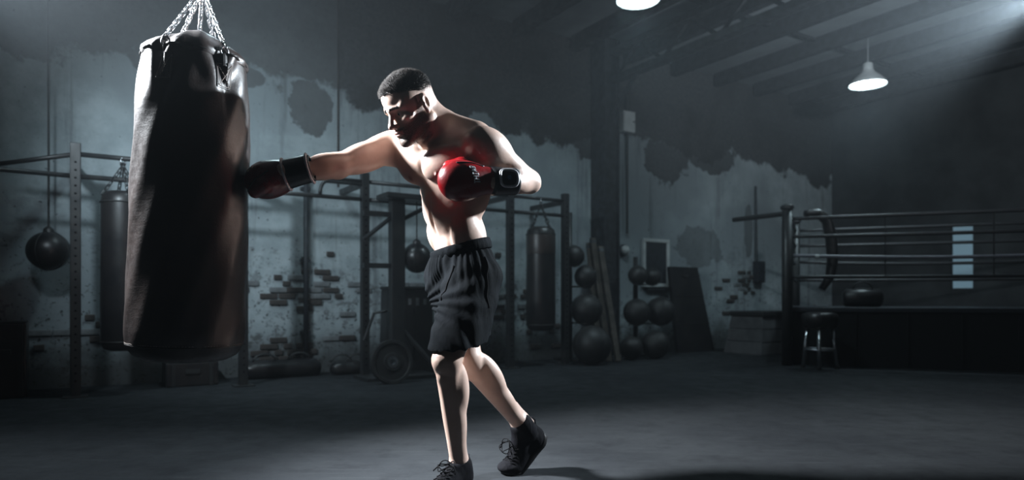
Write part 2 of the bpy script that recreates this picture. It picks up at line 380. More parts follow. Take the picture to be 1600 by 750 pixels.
# ------------------------------------------------------------------ smooth solid modelling (signed distance -> one mesh)
def npv(v): return np.array(tuple(v), np.float32)
class Field:
    def __init__(s, xs, ys, zs):
        s.ax = [np.asarray(a, np.float32) for a in (xs, ys, zs)]
        s.F = np.full([len(a) for a in s.ax], 0.3, np.float32)
    def _sl(s, lo, hi):
        out = []
        for i in range(3):
            a = int(np.searchsorted(s.ax[i], lo[i])); b = int(np.searchsorted(s.ax[i], hi[i])); out.append(slice(max(a - 1, 0), b + 1))
        return tuple(out)
    def op(s, fn, lo, hi, k, sub=False):
        m = max(k, 0.0) + 0.022
        sl = s._sl([q - m for q in lo], [q + m for q in hi]); V = s.F[sl]
        if V.size == 0: return
        X = s.ax[0][sl[0]][:, None, None]; Y = s.ax[1][sl[1]][None, :, None]; Z = s.ax[2][sl[2]][None, None, :]
        d = fn(X, Y, Z).astype(np.float32)
        if sub:
            d = -d; h = np.clip(.5 - .5 * (V - d) / k, 0, 1); s.F[sl] = V * (1 - h) + d * h + k * h * (1 - h)
        else:
            h = np.clip(.5 + .5 * (V - d) / k, 0, 1); s.F[sl] = V * (1 - h) + d * h - k * h * (1 - h)
    def ell(s, c, axes, r, k=0.02, sub=False):
        a0 = nrm(axes[0]); a1 = Vector(axes[1]); a1 = (a1 - a0 * a1.dot(a0)).normalized(); a2 = a0.cross(a1)
        c = npv(c); A = np.array([tuple(a0), tuple(a1), tuple(a2)], np.float32); r = np.array(r, np.float32)
        ext = np.sqrt(((A * r[:, None]) ** 2).sum(0))
        def fn(X, Y, Z):
            x, y, z = X - c[0], Y - c[1], Z - c[2]; k0 = 0; k1 = 0
            for i in range(3):
                q = (x * A[i, 0] + y * A[i, 1] + z * A[i, 2]); k0 = k0 + (q / r[i]) ** 2; k1 = k1 + (q / r[i] ** 2) ** 2
            k0 = np.sqrt(k0); k1 = np.sqrt(k1) + 1e-6; return k0 * (k0 - 1) / k1
        s.op(fn, c - ext, c + ext, k, sub); return s
    def cone(s, a, b, ra, rb, k=0.02, sub=False, n=None, f=1.0):
        a = npv(a); b = npv(b); ab = b - a; L2 = float((ab ** 2).sum()); nn = None if n is None else npv(nrm(n))
        def fn(X, Y, Z):
            x, y, z = X - a[0], Y - a[1], Z - a[2]
            t = np.clip((x * ab[0] + y * ab[1] + z * ab[2]) / L2, 0, 1)
            x = x - t * ab[0]; y = y - t * ab[1]; z = z - t * ab[2]; q = x * x + y * y + z * z
            if nn is not None: w = x * nn[0] + y * nn[1] + z * nn[2]; q = q + (f * f - 1) * w * w
            return np.sqrt(q) - (ra + (rb - ra) * t)
        R = max(ra, rb) * max(1, 1 / f); s.op(fn, np.minimum(a, b) - R, np.maximum(a, b) + R, k, sub); return s
    def plane_cut(s, p, n):
        """keep the side n points to"""
        p = npv(p); n = npv(nrm(n)); X, Y, Z = s.ax
        d = (X[:, None, None] - p[0]) * n[0] + (Y[None, :, None] - p[1]) * n[1] + (Z[None, None, :] - p[2]) * n[2]
        s.F = np.maximum(s.F, -d); return s
    def mesh(s, iters=2):
        F = s.F; ins = F < 0; nx, ny, nz = F.shape
        cnt = np.zeros((nx - 1, ny - 1, nz - 1), np.uint8)
        for dx in (0, 1):
            for dy in (0, 1):
                for dz in (0, 1): cnt += ins[dx:nx - 1 + dx, dy:ny - 1 + dy, dz:nz - 1 + dz]
        I, J, K = np.nonzero((cnt > 0) & (cnt < 8)); n = len(I); del cnt
        corner = [(a, b, c) for a in (0, 1) for b in (0, 1) for c in (0, 1)]
        val = {c: F[I + c[0], J + c[1], K + c[2]] for c in corner}
        pos = lambda c: np.stack([s.ax[0][I + c[0]], s.ax[1][J + c[1]], s.ax[2][K + c[2]]], 1)
        acc = np.zeros((n, 3)); num = np.zeros(n)
        for c in corner:
            for d in range(3):
                if c[d]: continue
                e = tuple(1 if i == d else c[i] for i in range(3)); f0, f1 = val[c], val[e]; mk = (f0 < 0) != (f1 < 0)
                t = np.where(mk, f0 / np.where(mk, f0 - f1, 1), 0)
                acc += mk[:, None] * (pos(c) + t[:, None] * (pos(e) - pos(c))); num += mk
        V = acc / num[:, None]
        idx = np.full((nx - 1, ny - 1, nz - 1), -1, np.int32); idx[I, J, K] = np.arange(n); Q = []
        for d in range(3):
            sa = [slice(0, q) for q in F.shape]; sb = list(sa); sa[d] = slice(0, F.shape[d] - 1); sb[d] = slice(1, F.shape[d])
            A = ins[tuple(sa)]; B = ins[tuple(sb)]; P = np.array(np.nonzero(A != B)).T
            e1, e2 = (d + 1) % 3, (d + 2) % 3
            ok = np.ones(len(P), bool)
            for e in (e1, e2): ok &= (P[:, e] > 0) & (P[:, e] < F.shape[e] - 1)
            P = P[ok]; flip = A[P[:, 0], P[:, 1], P[:, 2]]; q = []
            for (u, v) in ((0, 0), (1, 0), (1, 1), (0, 1)):
                R = P.copy(); R[:, e1] -= 1 - u; R[:, e2] -= 1 - v; q.append(idx[R[:, 0], R[:, 1], R[:, 2]])
            q = np.stack(q, 1); q[~flip] = q[~flip][:, ::-1]; Q.append(q)
        Q = np.concatenate(Q); Q = Q[(Q >= 0).all(1)]
        E = np.concatenate([Q[:, [0, 1]], Q[:, [1, 2]], Q[:, [2, 3]], Q[:, [3, 0]]])
        deg = np.bincount(E[:, 0], minlength=n) + np.bincount(E[:, 1], minlength=n)
        for _ in range(iters):
            S = np.stack([np.bincount(E[:, 0], V[E[:, 1], i], n) + np.bincount(E[:, 1], V[E[:, 0], i], n) for i in range(3)], 1)
            V = V + 0.5 * (S / np.maximum(deg, 1)[:, None] - V)
        return V, Q
def vnormals(V, Q):
    n = np.cross(V[Q[:, 2]] - V[Q[:, 0]], V[Q[:, 3]] - V[Q[:, 1]]); out = np.zeros_like(V)
    for i in range(4):
        for j in range(3): out[:, j] += np.bincount(Q[:, i], n[:, j], len(V))
    return out / (np.linalg.norm(out, axis=1)[:, None] + 1e-9)
def np_mesh(name, V, Q, mat, parent, attrs=None):
    V = V - npv(ORG[parent.name]); me = bpy.data.meshes.new(name)
    me.vertices.add(len(V)); me.vertices.foreach_set('co', V.astype(np.float32).ravel())
    me.loops.add(Q.size); me.loops.foreach_set('vertex_index', Q.astype(np.int32).ravel())
    me.polygons.add(len(Q)); me.polygons.foreach_set('loop_start', (np.arange(len(Q)) * Q.shape[1]).astype(np.int32))
    me.polygons.foreach_set('use_smooth', np.ones(len(Q), bool)); me.update(calc_edges=True); me.validate()
    for k, a in (attrs or {}).items():
        A = me.attributes.new(k, 'FLOAT', 'POINT'); A.data.foreach_set('value', a.astype(np.float32))
    return link_mesh(name, me, mat, parent)
def ar(lo, hi, h): return np.arange(lo, hi + h, h)
def graded(lo, hi, a, b, h, fine): return np.concatenate([np.arange(lo, a, h), np.arange(a, b, fine), np.arange(b, hi + h, h)])
def frame(yaw, up, pitch=0.0):
    F = Vector((-math.sin(math.radians(yaw)), -math.cos(math.radians(yaw)), 0)); U = nrm(up)
    F = (F - U * F.dot(U)).normalized(); L = U.cross(F)
    if pitch:
        c, s_ = math.cos(math.radians(pitch)), math.sin(math.radians(pitch)); F, U = F * c - U * s_, U * c + F * s_
    return L, F, U

# ------------------------------------------------------------------ the boxer: joints
PEL = at(722, 415, 2.68); HIPL, HIPR = at(742, 437, 2.61), at(706, 434, 2.74)
KNL, ANL = at(698, 562, 2.43), at(718, 728, 2.57)
KNR, ANR = at(731, 560, 2.62), at(815, 664, 2.80)
CH = at(703, 283, 2.62); NB = at(688, 205, 2.585)
SHR, ELR, WRR = at(612, 232, 2.68), at(527, 259, 2.51), at(462, 267, 2.385)
SHL, ELL_, WRL = at(757, 229, 2.48), at(826, 284, 2.66), at(779, 284, 2.46)
HD = at(641, 167, 2.505)
Lp, Fp, Up = frame(58, (0, 0, 1)); Lc, Fc, Uc = frame(50, NB - PEL); Lh, Fh, Uh = frame(51, (0.02, 0, 1), 31)
def cl(l, f, u): return CH + Lc * l + Fc * f + Uc * u
def pl(l, f, u): return PEL + Lp * l + Fp * f + Up * u
def hl(l, f, u): return HD + Lh * l + Fh * f + Uh * u
cax = (Lc, Fc, Uc); pax = (Lp, Fp, Up); hax = (Lh, Fh, Uh)
person = thing('person', 'bare-chested bearded man in black shorts and red boxing gloves punching a leather bag', 'person', (-0.12, 2.68, 0))

B = Field(graded(-0.86, 0.2, -0.545, -0.255, 0.0045, 0.0026), graded(2.28, 3.0, 2.40, 2.70, 0.0045, 0.0026), graded(0.03, 1.66, 1.30, 1.63, 0.0045, 0.0026))
# torso
B.ell(pl(0, 0, -.02), pax, (.132, .095, .12))
WST = at(719, 372, 2.675); Lw, Fw, Uw = frame(56, CH - PEL); wax = (Lw, Fw, Uw)
def wl(l, f, u): return WST + Lw * l + Fw * f + Uw * u
B.ell(wl(0, 0, 0), wax, (.129, .095, .15), .03)
B.ell(cl(0, -.005, .0), cax, (.148, .110, .185), .03)
B.ell(at(703, 328, 2.645), wax, (.132, .098, .11), .03)
B.ell(cl(0.0, -.012, .09), cax, (.172, .092, .10), .03)
for sg, p in ((1, SHL), (-1, SHR)):                         # latissimus, pectoral, trapezius, deltoid
    B.ell(cl(sg * .135, -.035, -.01), (nrm(Uc + Lc * sg * .32), Fc, Lc), (.15, .065, .036), .02)
    q = p - CH; sl, sf, su = q.dot(Lc), q.dot(Fc), q.dot(Uc)
    pc = cl(sg * .078, .092, .062); B.ell(pc + (p - pc) * .12, (nrm(p - pc + Lc * sg * .1), Uc, Fc), (.098, .066, .036), .016)
    B.cone(cl(sg * .03, .085, .085), p - Uc * .02, .036, .045, .02)
    B.cone(cl(sg * .05, -.055, .16), p + Uc * .02 - (p - CH).normalized() * .03, .05, .04, .03)
    B.cone(NB + Uc * .035 - Fc * .02 + Lc * sg * .03, cl(sg * .12, -.05, .15), .035, .045, .03)
    B.cone(cl(sg * .02, .078, .138), p + Uc * .04 + Fc * .012 - (p - CH).normalized() * .03, .0095, .009, .011)   # collar bone
B.ell(SHR + Vector((.0, 0, .004)), (nrm(ELR - SHR), Uc, Fc), (.085, .066, .066), .025)
B.ell(SHR + (ELR - SHR) * .2 + Vector((0, -.0, .022)), (nrm(ELR - SHR), Uc, Fc), (.075, .045, .05), .012)
B.ell(SHL + Vector((.004, 0, .0)), (nrm(ELL_ - SHL), Lc, Fc), (.088, .066, .07), .035)
B.ell(SHL + (ELL_ - SHL) * .2 + Lc * .02 + Vector((0, 0, .01)), (nrm(ELL_ - SHL), Lc, Fc), (.08, .045, .055), .03)
B.ell(SHL + (ELL_ - SHL) * .1 + Fc * .03, (nrm(ELL_ - SHL), Lc, Fc), (.08, .042, .036), .03)
B.cone(at(694, 210, 2.62), at(742, 217, 2.53), .070, .066, .03)
B.cone(at(690, 204, 2.60), at(664, 188, 2.56), .06, .05, .03)
B.cone(at(655, 232, 2.62), at(622, 232, 2.67), .058, .056, .03)
# right arm (stretched), left arm (guard)
def arm(S, E, Wr, side, r=1.0, bic=None):
    d = nrm(E - S); e = nrm(Wr - E)
    B.cone(S, E, .054 * r, .044 * r, .02)
    bv = bic; bv = (bv - d * bv.dot(d)).normalized()
    B.ell(S + (E - S) * .52 + bv * .019, (d, bv, d.cross(bv)), (.095, .038, .042), .012)     # biceps
    B.ell(S + (E - S) * .5 - bv * .022, (d, bv, d.cross(bv)), (.11, .038, .043), .012)      # triceps
    B.cone(E, Wr, .043 * r, .031 * r, .02)
    B.ell(E + (Wr - E) * .28 + side * .014, (e, side, e.cross(side)), (.085, .038, .044), .012)
    B.ell(E + (Wr - E) * .32 - side * .014, (e, side, e.cross(side)), (.09, .033, .04), .012)
    B.ell(E - bv * .016, (e, bv, e.cross(bv)), (.036, .034, .034), .012)
    B.cone(Wr, Wr + e * .06, .031, .034, .02)
arm(SHR, ELR, WRR, Vector((0, 0, 1)), 1.0, Vector((.1, -.2, 1)))
arm(SHL, ELL_, WRL, Vector((0, 0, 1)), 1.02, Vector((-.3, -1, .25)))
B.ell(ELL_ + Vector((.018, .01, -.012)), ((1, 0, 0), (0, 1, 0), (0, 0, 1)), (.028, .028, .026), .012)
# abdominal wall: rectus blocks, obliques, navel, breast-bone groove, rib edge
for sg in (-1, 1):
    for (u, f) in ((-.165, .066), (-.11, .076), (-.055, .084)):
        B.ell(cl(sg * .029, f, u), cax, (.028, .018, .026), .013)
    B.ell(wl(sg * .031, .078, -.02), wax, (.03, .018, .045), .010)
    B.ell(wl(sg * .1, .03, .02), (nrm(Uw + Lw * sg * .15), Fw, Lw), (.085, .06, .036), .014)
    for i in range(4):
        B.ell(cl(sg * (.106 - i * .008), .040 - i * .004, -.015 - i * .033), (nrm(Fc - Uc * .5), Lc, Uc), (.034, .02, .013), .016)
    B.ell(cl(sg * .085, .118, .03), cax, (.005, .005, .005), .004)
B.ell(wl(0, .108, -.015), wax, (.0065, .014, .009), .006, True)
B.cone(cl(0, .128, .10), cl(0, .13, .0), .012, .012, .016, True)
B.cone(cl(0, .118, -.03), wl(0, .108, .03), .007, .006, .012, True)
B.ell(cl(0, .094, .158), cax, (.014, .014, .012), .014, True)
# neck
nk = hl(0, -.035, -.075)
B.cone(cl(0, -.012, .15), nk, .064, .056, .03)
B.cone(cl(0, -.05, .15), hl(0, -.07, -.02), .05, .045, .03)
for sg in (-1, 1):
    B.cone(cl(sg * .018, .075, .15), hl(sg * .058, -.03, -.055), .0125, .017, .014)
B.ell(hl(0, .022, -.135) * .5 + cl(0, .07, .17) * .5, hax, (.016, .016, .03), .02)
# head
B.ell(hl(0, -.014, .034), hax, (.0755, .098, .091), .02)
B.ell(hl(0, .036, .048), hax, (.064, .056, .056), .02)
B.ell(hl(0, .028, -.045), hax, (.058, .062, .078), .02)
for sg in (-1, 1):
    B.cone(hl(sg * .054, -.008, -.058), hl(sg * .022, .073, -.104), .019, .018, .02)
    B.ell(hl(sg * .047, .058, -.024), hax, (.023, .022, .015), .014)
    B.cone(hl(0.006 * sg, .087, .017), hl(sg * .048, .068, .016), .0115, .0115, .010)
    B.ell(hl(sg * .058, .03, .02), hax, (.02, .04, .03), .02)
B.ell(hl(0, .082, -.108), hax, (.024, .019, .018), .014)
B.ell(hl(0, .072, -.068), hax, (.034, .028, .03), .014)
for sg in (-1, 1):
    B.ell(hl(sg * .032, .100, -.006), hax, (.022, .022, .0155), .014, True)
    B.ell(hl(sg * .031, .0675, -.004), hax, (.0155, .0145, .0145), .006)
    B.ell(hl(sg * .031, .0845, -.0065), hax, (.0125, .010, .0022), .003, True)
B.cone(hl(0, .087, .008), hl(0, .111, -.034), .0078, .0105, .008)
B.ell(hl(0, .112, -.037), hax, (.012, .0115, .0105), .006)
for sg in (-1, 1):
    B.ell(hl(sg * .0135, .1, -.041), hax, (.0085, .012, .0085), .005)
    B.ell(hl(sg * .008, .107, -.049), hax, (.0035, .006, .004), .003, True)
B.ell(hl(0, .0965, -.064), hax, (.025, .0095, .0058), .005)
B.ell(hl(0, .0945, -.0745), hax, (.021, .0095, .0066), .005)
B.ell(hl(0, .105, -.0693), hax, (.025, .009, .0014), .002, True)
B.ell(hl(0, .099, -.086), hax, (.018, .008, .005), .008, True)
for sg in (-1, 1):                                          # ears
    ea = (nrm(Lh * sg - Fh * .35), nrm(Fh + Lh * sg * .35), Uh)
    ec = hl(sg * .081, -.016, -.006)
    B.ell(ec, (ea[0], nrm(ea[1] + Uh * .2), nrm(Uh - ea[1] * .2)), (.0105, .021, .034), .006)
    B.ell(ec + ea[0] * .011 + ea[1] * .003 + Uh * .002, (ea[0], ea[1], Uh), (.0105, .0135, .0225), .003, True)
    B.ell(ec - Uh * .028 + ea[1] * .006, ea, (.007, .010, .011), .005)
    B.ell(ec + ea[1] * .014 - Uh * .002 + ea[0] * .002, ea, (.006, .005, .008), .004)
# legs
def leg(H, K, A, toe, r=1.0):
    d = nrm(K - H); e = nrm(A - K); t = (toe - e * toe.dot(e)).normalized(); sd = e.cross(t)
    B.cone(H, K, .075, .055, .03)
    B.ell(H + (K - H) * .55 + t * .015, (d, t, sd), (.15, .052, .058), .02)
    B.ell(H + (K - H) * .5 - t * .02, (d, t, sd), (.15, .05, .056), .02)
    for s_ in (-1, 1): B.ell(K - d * .055 + sd * s_ * .028 + t * .018, (d, t, sd), (.045, .024, .024), .012)
    B.ell(K + t * .022, (e, t, sd), (.036, .034, .037), .014)
    B.ell(K + t * .051 + e * .002, (e, t, sd), (.024, .012, .022), .006); B.ell(K + t * .04 + e * .055, (e, t, sd), (.018, .012, .014), .008)
    B.cone(K + e * .04, A, .046, .033, .02)
    B.cone(K + t * .036 + e * .055, A + t * .014 - e * .03, .015, .014, .008)
    for s_ in (-1, 1):
        B.ell(K + (A - K) * (.30 if s_ > 0 else .27) - t * .026 + sd * s_ * .02, (nrm(e + t * .06), t, sd), (.105, .043, .036), .008)
    B.ell(K + (A - K) * .5 - t * .012, (e, t, sd), (.13, .037, .04), .02)
    B.cone(A - e * .09 - t * .03, A + e * .03 - t * .04, .014, .014, .016)
    for s_ in (-1, 1): B.ell(A + sd * s_ * .03 - e * .004, (e, t, sd), (.016, .016, .011), .012)
    B.cone(A - e * .01, A + e * .035 + t * .02, .036, .034, .02)
TOEL = nrm((-.50, -.86, 0)); TOER = nrm((-.72, -.55, -.5))
leg(HIPL, KNL, ANL, TOEL); leg(HIPR, KNR, ANR, nrm((-.8, -.6, 0)))
BV, BQ = B.mesh(2); del B
BN = vnormals(BV, BQ)
# pigment that belongs to the skin: scalp and beard shadow, lips, chest hair
rel = BV - npv(HD); hx, hy, hz = rel @ npv(Lh), rel @ npv(Fh), rel @ npv(Uh)
nrel = BN @ npv(Fh)
sm = lambda x, a, b: np.clip((x - a) / (b - a), 0, 1) ** 2 * (3 - 2 * np.clip((x - a) / (b - a), 0, 1))
inhead = (hx / .094) ** 2 + ((hy - .006) / np.where(hy < 0, .15, .128)) ** 2 + ((hz + .008) / np.where(hz > 0, .175, .138)) ** 2 < 1
inhead = inhead | ((hx / .06) ** 2 + ((hy - .07) / .055) ** 2 + ((hz + .085) / .06) ** 2 < 1)
hairline = np.where(hy > .03, .062 + .35 * np.maximum(hy - .06, 0) - .25 * np.maximum(np.abs(hx) - .045, 0), np.where(hy > -.045, .022 + (hy + .045) * .45, -.04 + np.clip((-.045 - hy) / .05, 0, 1) * -.02))
hairmask = sm(hz - hairline, -.006, .018) * inhead * (hz > -.07)
fade = .12 + .88 * sm(hz + .12 * (hy - .0), .012, .062)
side_burn = sm(hy, -.012, -.002) * sm(-hy, -.028, -.016) * sm(np.abs(hx), .05, .06) * sm(-hz, -.03, -.02) * inhead
ear_zone = (np.abs(hx) > .0765) & (hy < .012) & (hy > -.05) & (hz < .035) & (hz > -.05)
jaw = sm(-hz - np.clip((hy - .0) * .35, -.02, .03), .012, .035) * sm(hy, -.018, .0) * sm(hz, -.15, -.118) * inhead
mous = sm(-hz, .05, .054) * sm(-np.abs(hx), -.045, -.03) * (hy > .04) * sm(hz, -.13, -.12) * inhead
cheek = 1 - sm(hz, -.06, -.035) * sm(-np.abs(hx), -.058, -.035) * (hy > .03)
beard = np.clip(np.maximum(np.minimum(jaw, cheek), np.maximum(mous * sm(-hz, .05, .055), side_burn * .8)), 0, 1)
lipz = (np.abs(hz + .069) < .011 - .25 * np.maximum(np.abs(hx) - .008, 0)) & (np.abs(hx) < .026) & (hy > .088)
beard = np.where(lipz, 0, beard) * (~ear_zone)
hairmask = hairmask * (~ear_zone) * fade
brow = (np.abs(hz - .0195 + .15 * np.maximum(np.abs(hx) - .035, 0)) < .0042) & (np.abs(hx) > .011) & (np.abs(hx) < .052) & (hy > .05)
rc = BV - npv(CH); cx, cf, cu = rc @ npv(Lc), rc @ npv(Fc), rc @ npv(Uc)
chest = np.exp(-((cx / .05) ** 2)) * sm(cu, -.03, .03) * sm(-cu, -.15, -.1) * (cf > .05) + .5 * np.exp(-((np.abs(cx) - .07) / .05) ** 2) * np.exp(-((cu - .05) / .035) ** 2) * (cf > .06)
belly = np.exp(-((cx / .018) ** 2)) * sm(-cu, .13, .2) * (cf > .03) * sm(BV[:, 2], .8, .85)
nip = np.minimum(1, sum(np.exp(-(((cx - sg * .085) / .012) ** 2 + ((cu - .03) / .012) ** 2) ** 2) for sg in (-1, 1))) * (cf > .06)
hair_a = np.clip(np.maximum(np.maximum(hairmask, beard * .75), np.maximum(brow * .9, np.maximum(chest * .33, belly * .25))), 0, 1)
red_a = np.clip(lipz * 1.0 + nip, 0, 1)

def skin_mat():
    m, nt, bs = new_mat('skin'); tc = nd(nt, 'ShaderNodeTexCoord').outputs['Object']
    ah = nd(nt, 'ShaderNodeAttribute', attribute_name='hair').outputs['Fac']; al = nd(nt, 'ShaderNodeAttribute', attribute_name='red').outputs['Fac']
    n1 = noise(nt, tc, 9, 5); n2 = noise(nt, tc, 420, 3, 0.7); n3 = noise(nt, tc, 90, 4, 0.6)
    c = mix(nt, rng(nt, n1, 0.3, 0.7), (0.58, 0.415, 0.345), (0.50, 0.345, 0.28))
    c = mix(nt, rng(nt, n3, 0.55, 0.75, 0, 0.25), c, (0.42, 0.26, 0.20))
    c = mix(nt, mth(nt, 'MULTIPLY', al, 0.7), c, (0.30, 0.12, 0.10))
    hm = mth(nt, 'MULTIPLY', ah, rng(nt, n2, 0.25, 0.6, 0.65, 1.15), True)
    c = mix(nt, hm, c, (0.022, 0.018, 0.016))
    nt.links.new(c, bs.inputs['Base Color'])
    nt.links.new(rng(nt, n3, 0.3, 0.7, 0.34, 0.5), bs.inputs['Roughness'])
    bs.inputs['Subsurface Weight'].default_value = 0.08; bs.inputs['Subsurface Radius'].default_value = (1, .35, .2); bs.inputs['Subsurface Scale'].default_value = 0.008
    bump(nt, bs, mth(nt, 'ADD', mth(nt, 'MULTIPLY', n3, .5), mth(nt, 'MULTIPLY', n2, .3)), 0.22, 0.003)
    return m
M['skin'] = skin_mat()
body = np_mesh('body', BV, BQ, M['skin'], person, {'hair': hair_a, 'red': red_a})

M['hair'] = simple('dark_brown_hair', (0.014, 0.011, 0.010), (0.022, 0.017, 0.014), 0.6, 0, 30, 60, 0, spec=0.15)
def spikes(name, weight, count, lmin, lmax, wid, lean, lenfac=None):
    qw = weight[BQ].mean(1); p = BV[BQ]; ar_ = np.linalg.norm(np.cross(p[:, 2] - p[:, 0], p[:, 3] - p[:, 1]), axis=1); w = qw * ar_ * (qw > .2)
    pick = RNG.choice(len(BQ), count, p=w / w.sum()); uv = RNG.random((count, 4)) + .05; uv /= uv.sum(1)[:, None]
    P = (p[pick] * uv[:, :, None]).sum(1); N = BN[BQ[pick]].mean(1)
    Ln = RNG.uniform(lmin, lmax, count) * (1 if lenfac is None else lenfac[BQ[pick]].mean(1))
    D = N + lean + RNG.normal(0, .28, (count, 3)); D /= np.linalg.norm(D, axis=1)[:, None]
    T = np.cross(D, RNG.normal(0, 1, (count, 3))); T /= np.linalg.norm(T, axis=1)[:, None]; S = np.cross(D, T)
    P = P - N * .0012
    V = np.stack([P + T * wid, P - T * wid * .5 + S * wid * .87, P - T * wid * .5 - S * wid * .87, P + D * Ln[:, None]], 1).reshape(-1, 3)
    b = np.arange(count)[:, None] * 4
    Q = np.concatenate([b + np.array([[0, 1, 3]]), b + np.array([[1, 2, 3]]), b + np.array([[2, 0, 3]])])
    o = np_mesh(name, V, Q, M['hair'], person); o['kind'] = 'stuff'; return o
lf = .22 + .78 * sm(hz, .03, .085)
spikes('hair', hairmask * (hz > .012), 11000, .009, .018, .0015, npv(Fh * .35 + Uh * .15), lf)
spikes('beard', beard, 4200, .002, .0045, .0006, npv(-Uh * .5 + Fh * .2))
spikes('eyebrow_hair', brow.astype(float), 450, .004, .007, .0006, npv(Lh * .4))

def eye_mat():
    m, nt, bs = new_mat('eye_white'); bs.inputs['Base Color'].default_value = (.55, .52, .5, 1); bs.inputs['Roughness'].default_value = .15; return m
M['eye'] = eye_mat(); M['iris'] = simple('brown_iris', (.05, .025, .012), None, .2, bstr=0)
for sg in (-1, 1):
    c = hl(sg * .031, .0682, -.0055); b = MB(); b.ball(c, .0125, 20, 14); e = b.build('eye', M['eye'], person, smooth=True)
    g = nrm(Fh - Uh * .12 - Lh * .1); b = MB(); b.lathe(c + g * .0112, g, [(.0058, 0), (.0052, .0012), (.0025, .0018), (.0002, .0019)], 16); b.build('iris', M['iris'], e, smooth=True)

# ------------------------------------------------------------------ shorts
def fabric(name, c1, c2, rough=.8, wscale=900, sheen=0.0):
    m, nt, bs = new_mat(name); tc = nd(nt, 'ShaderNodeTexCoord').outputs['Object']
    f = noise(nt, tc, 14); nt.links.new(mix(nt, rng(nt, f, .3, .7), c1, c2), bs.inputs['Base Color'])
    bs.inputs['Roughness'].default_value = rough; bs.inputs['Sheen Weight'].default_value = sheen; bs.inputs['Sheen Roughness'].default_value = .4; bs.inputs['Specular IOR Level'].default_value = .012
    mp = nd(nt, 'ShaderNodeMapping'); nt.links.new(tc, mp.inputs[0]); mp.inputs['Scale'].default_value = (1, 1, .45); mp.inputs['Rotation'].default_value = (0, .5, 0)
    n1 = noise(nt, mp.outputs[0], 26, 3, .5, .6); n2 = noise(nt, tc, wscale, 2)
    bump(nt, bs, mth(nt, 'ADD', n1, mth(nt, 'MULTIPLY', n2, .15)), .55, .012); return m
M['shorts'] = fabric('black_sports_fabric', (.0085, .0098, .0115), (.006, .007, .008), .75)
S = Field(ar(-.50, .06, .0045), ar(2.25, 2.98, .0045), ar(.38, .98, .0045))
LH0, LH1 = HIPL + Vector((-.008, .0, .0)), HIPL + (KNL - HIPL) * .92 + Vector((.022, .02, 0)); RH0, RH1 = HIPR + Vector((.01, 0, 0)), HIPR + (KNR - HIPR) * .95 + Vector((.022, .02, 0))
S.ell(pl(0, .0, .0), pax, (.152, .124, .125), .02)
S.ell(pl(-.005, -.055, -.05), pax, (.13, .085, .10), .03)
S.cone(LH0, LH1, .113, .103, .02); S.cone(RH0 + Fp * .012, RH1 + Fp * .012, .112, .096, .018)
HEML = nrm(LH1 - LH0); HEMR = nrm(RH1 - RH0)
WTOP = at(720, 391, 2.675); WUP = nrm((-.10, .02, 1.0)) ; WUP = nrm(Vector((-.26, -.03, 1)))
# openings of the legs, hem planes, waist plane
for (a, b_, ra, rb) in ((LH0, LH1, .1, .097), (RH0, RH1, .09, .084)):
    d = nrm(b_ - a); S.cone(b_ - d * .06, b_ + d * .14, ra * .80, rb * 1.0, .006, True)
hz_ = npv(at(712, 541, 2.475)); hr_ = npv(at(748, 553, 2.6)); X, Y, Z = S.ax
nl = npv(nrm(Vector((.10, .10, -1)))); plane = (X[:, None, None] - hz_[0]) * nl[0] + (Y[None, :, None] - hz_[1]) * nl[1] + (Z[None, None, :] - hz_[2]) * nl[2]
S.F = np.maximum(S.F, plane)
S.plane_cut(WTOP + WUP * .018, -WUP)
SV, SQ = S.mesh(2); del S
SN = vnormals(SV, SQ)
# cloth folds: pulled from the crotch across the thigh and hanging down towards the hem
def folds(V, o, dirv, across, freq, amp, spread):
    r = V - npv(o); a = r @ npv(nrm(dirv)); c = r @ npv(nrm(across)); ang = np.arctan2(c, a + .12)
    return amp * np.sin(ang * freq + 9 * a) * np.exp(-(c / spread) ** 2) * np.clip(1.2 - np.abs(a) * 3, 0, 1)
crotch = at(704, 455, 2.56)
disp = folds(SV, crotch, (.55, .1, .35), (.3, 0, -.9), 16, .004, .14) + folds(SV, at(735, 545, 2.5), (.1, 0, 1), (1, .2, 0), 18, .0035, .2)
top = np.clip((SV[:, 2] - .74) / .12, 0, 1); angp = np.arctan2((SV - npv(PEL)) @ npv(Lp), (SV - npv(PEL)) @ npv(Fp))
disp += top * .0028 * np.sin(angp * 34 + 3 * np.sin(angp * 5)); disp += .0025 * np.sin(SV[:, 0] * 38 + SV[:, 2] * 55 + SV[:, 1] * 20) * (1 - top) * .5
SV = SV + SN * disp[:, None]
shorts = np_mesh('shorts', SV, SQ, M['shorts'], person)
shorts['label'] = 'black knee-length sports shorts'
b = MB()
def wb(q, r_, h):
    w = 1 + .008 * math.sin(40 * q); return (r_ * w, h)
a_, c_ = .133, .115
prof = []
vs = []; fs = []; seg = 96; hs = [(-.022, 1.0), (-.018, 1.035), (.0, 1.05), (.016, 1.035), (.021, 1.0), (.018, .97), (-.018, .97)]
for (h, k) in hs:
    for i in range(seg):
        q = 2 * math.pi * i / seg; w = k * (1 + .007 * math.sin(30 * q + 2 * math.sin(3 * q)))
        e1 = (Lp - WUP * Lp.dot(WUP)).normalized(); e2 = WUP.cross(e1)
        vs.append(WTOP + WUP * h + e1 * math.cos(q) * .139 * w + e2 * math.sin(q) * .113 * w)
n_ = len(hs)
for i in range(n_):
    for k in range(seg):
        l = (k + 1) % seg; j = (i + 1) % n_; fs.append((i * seg + k, i * seg + l, j * seg + l, j * seg + k))
b.add(vs, fs); b.build('waistband', M['shorts'], shorts, smooth=True)
tree = None
from mathutils.bvhtree import BVHTree
def bvh(V, Q): return BVHTree.FromPolygons([Vector(v) for v in V.tolist()], Q.tolist())
stree = bvh(SV, SQ)
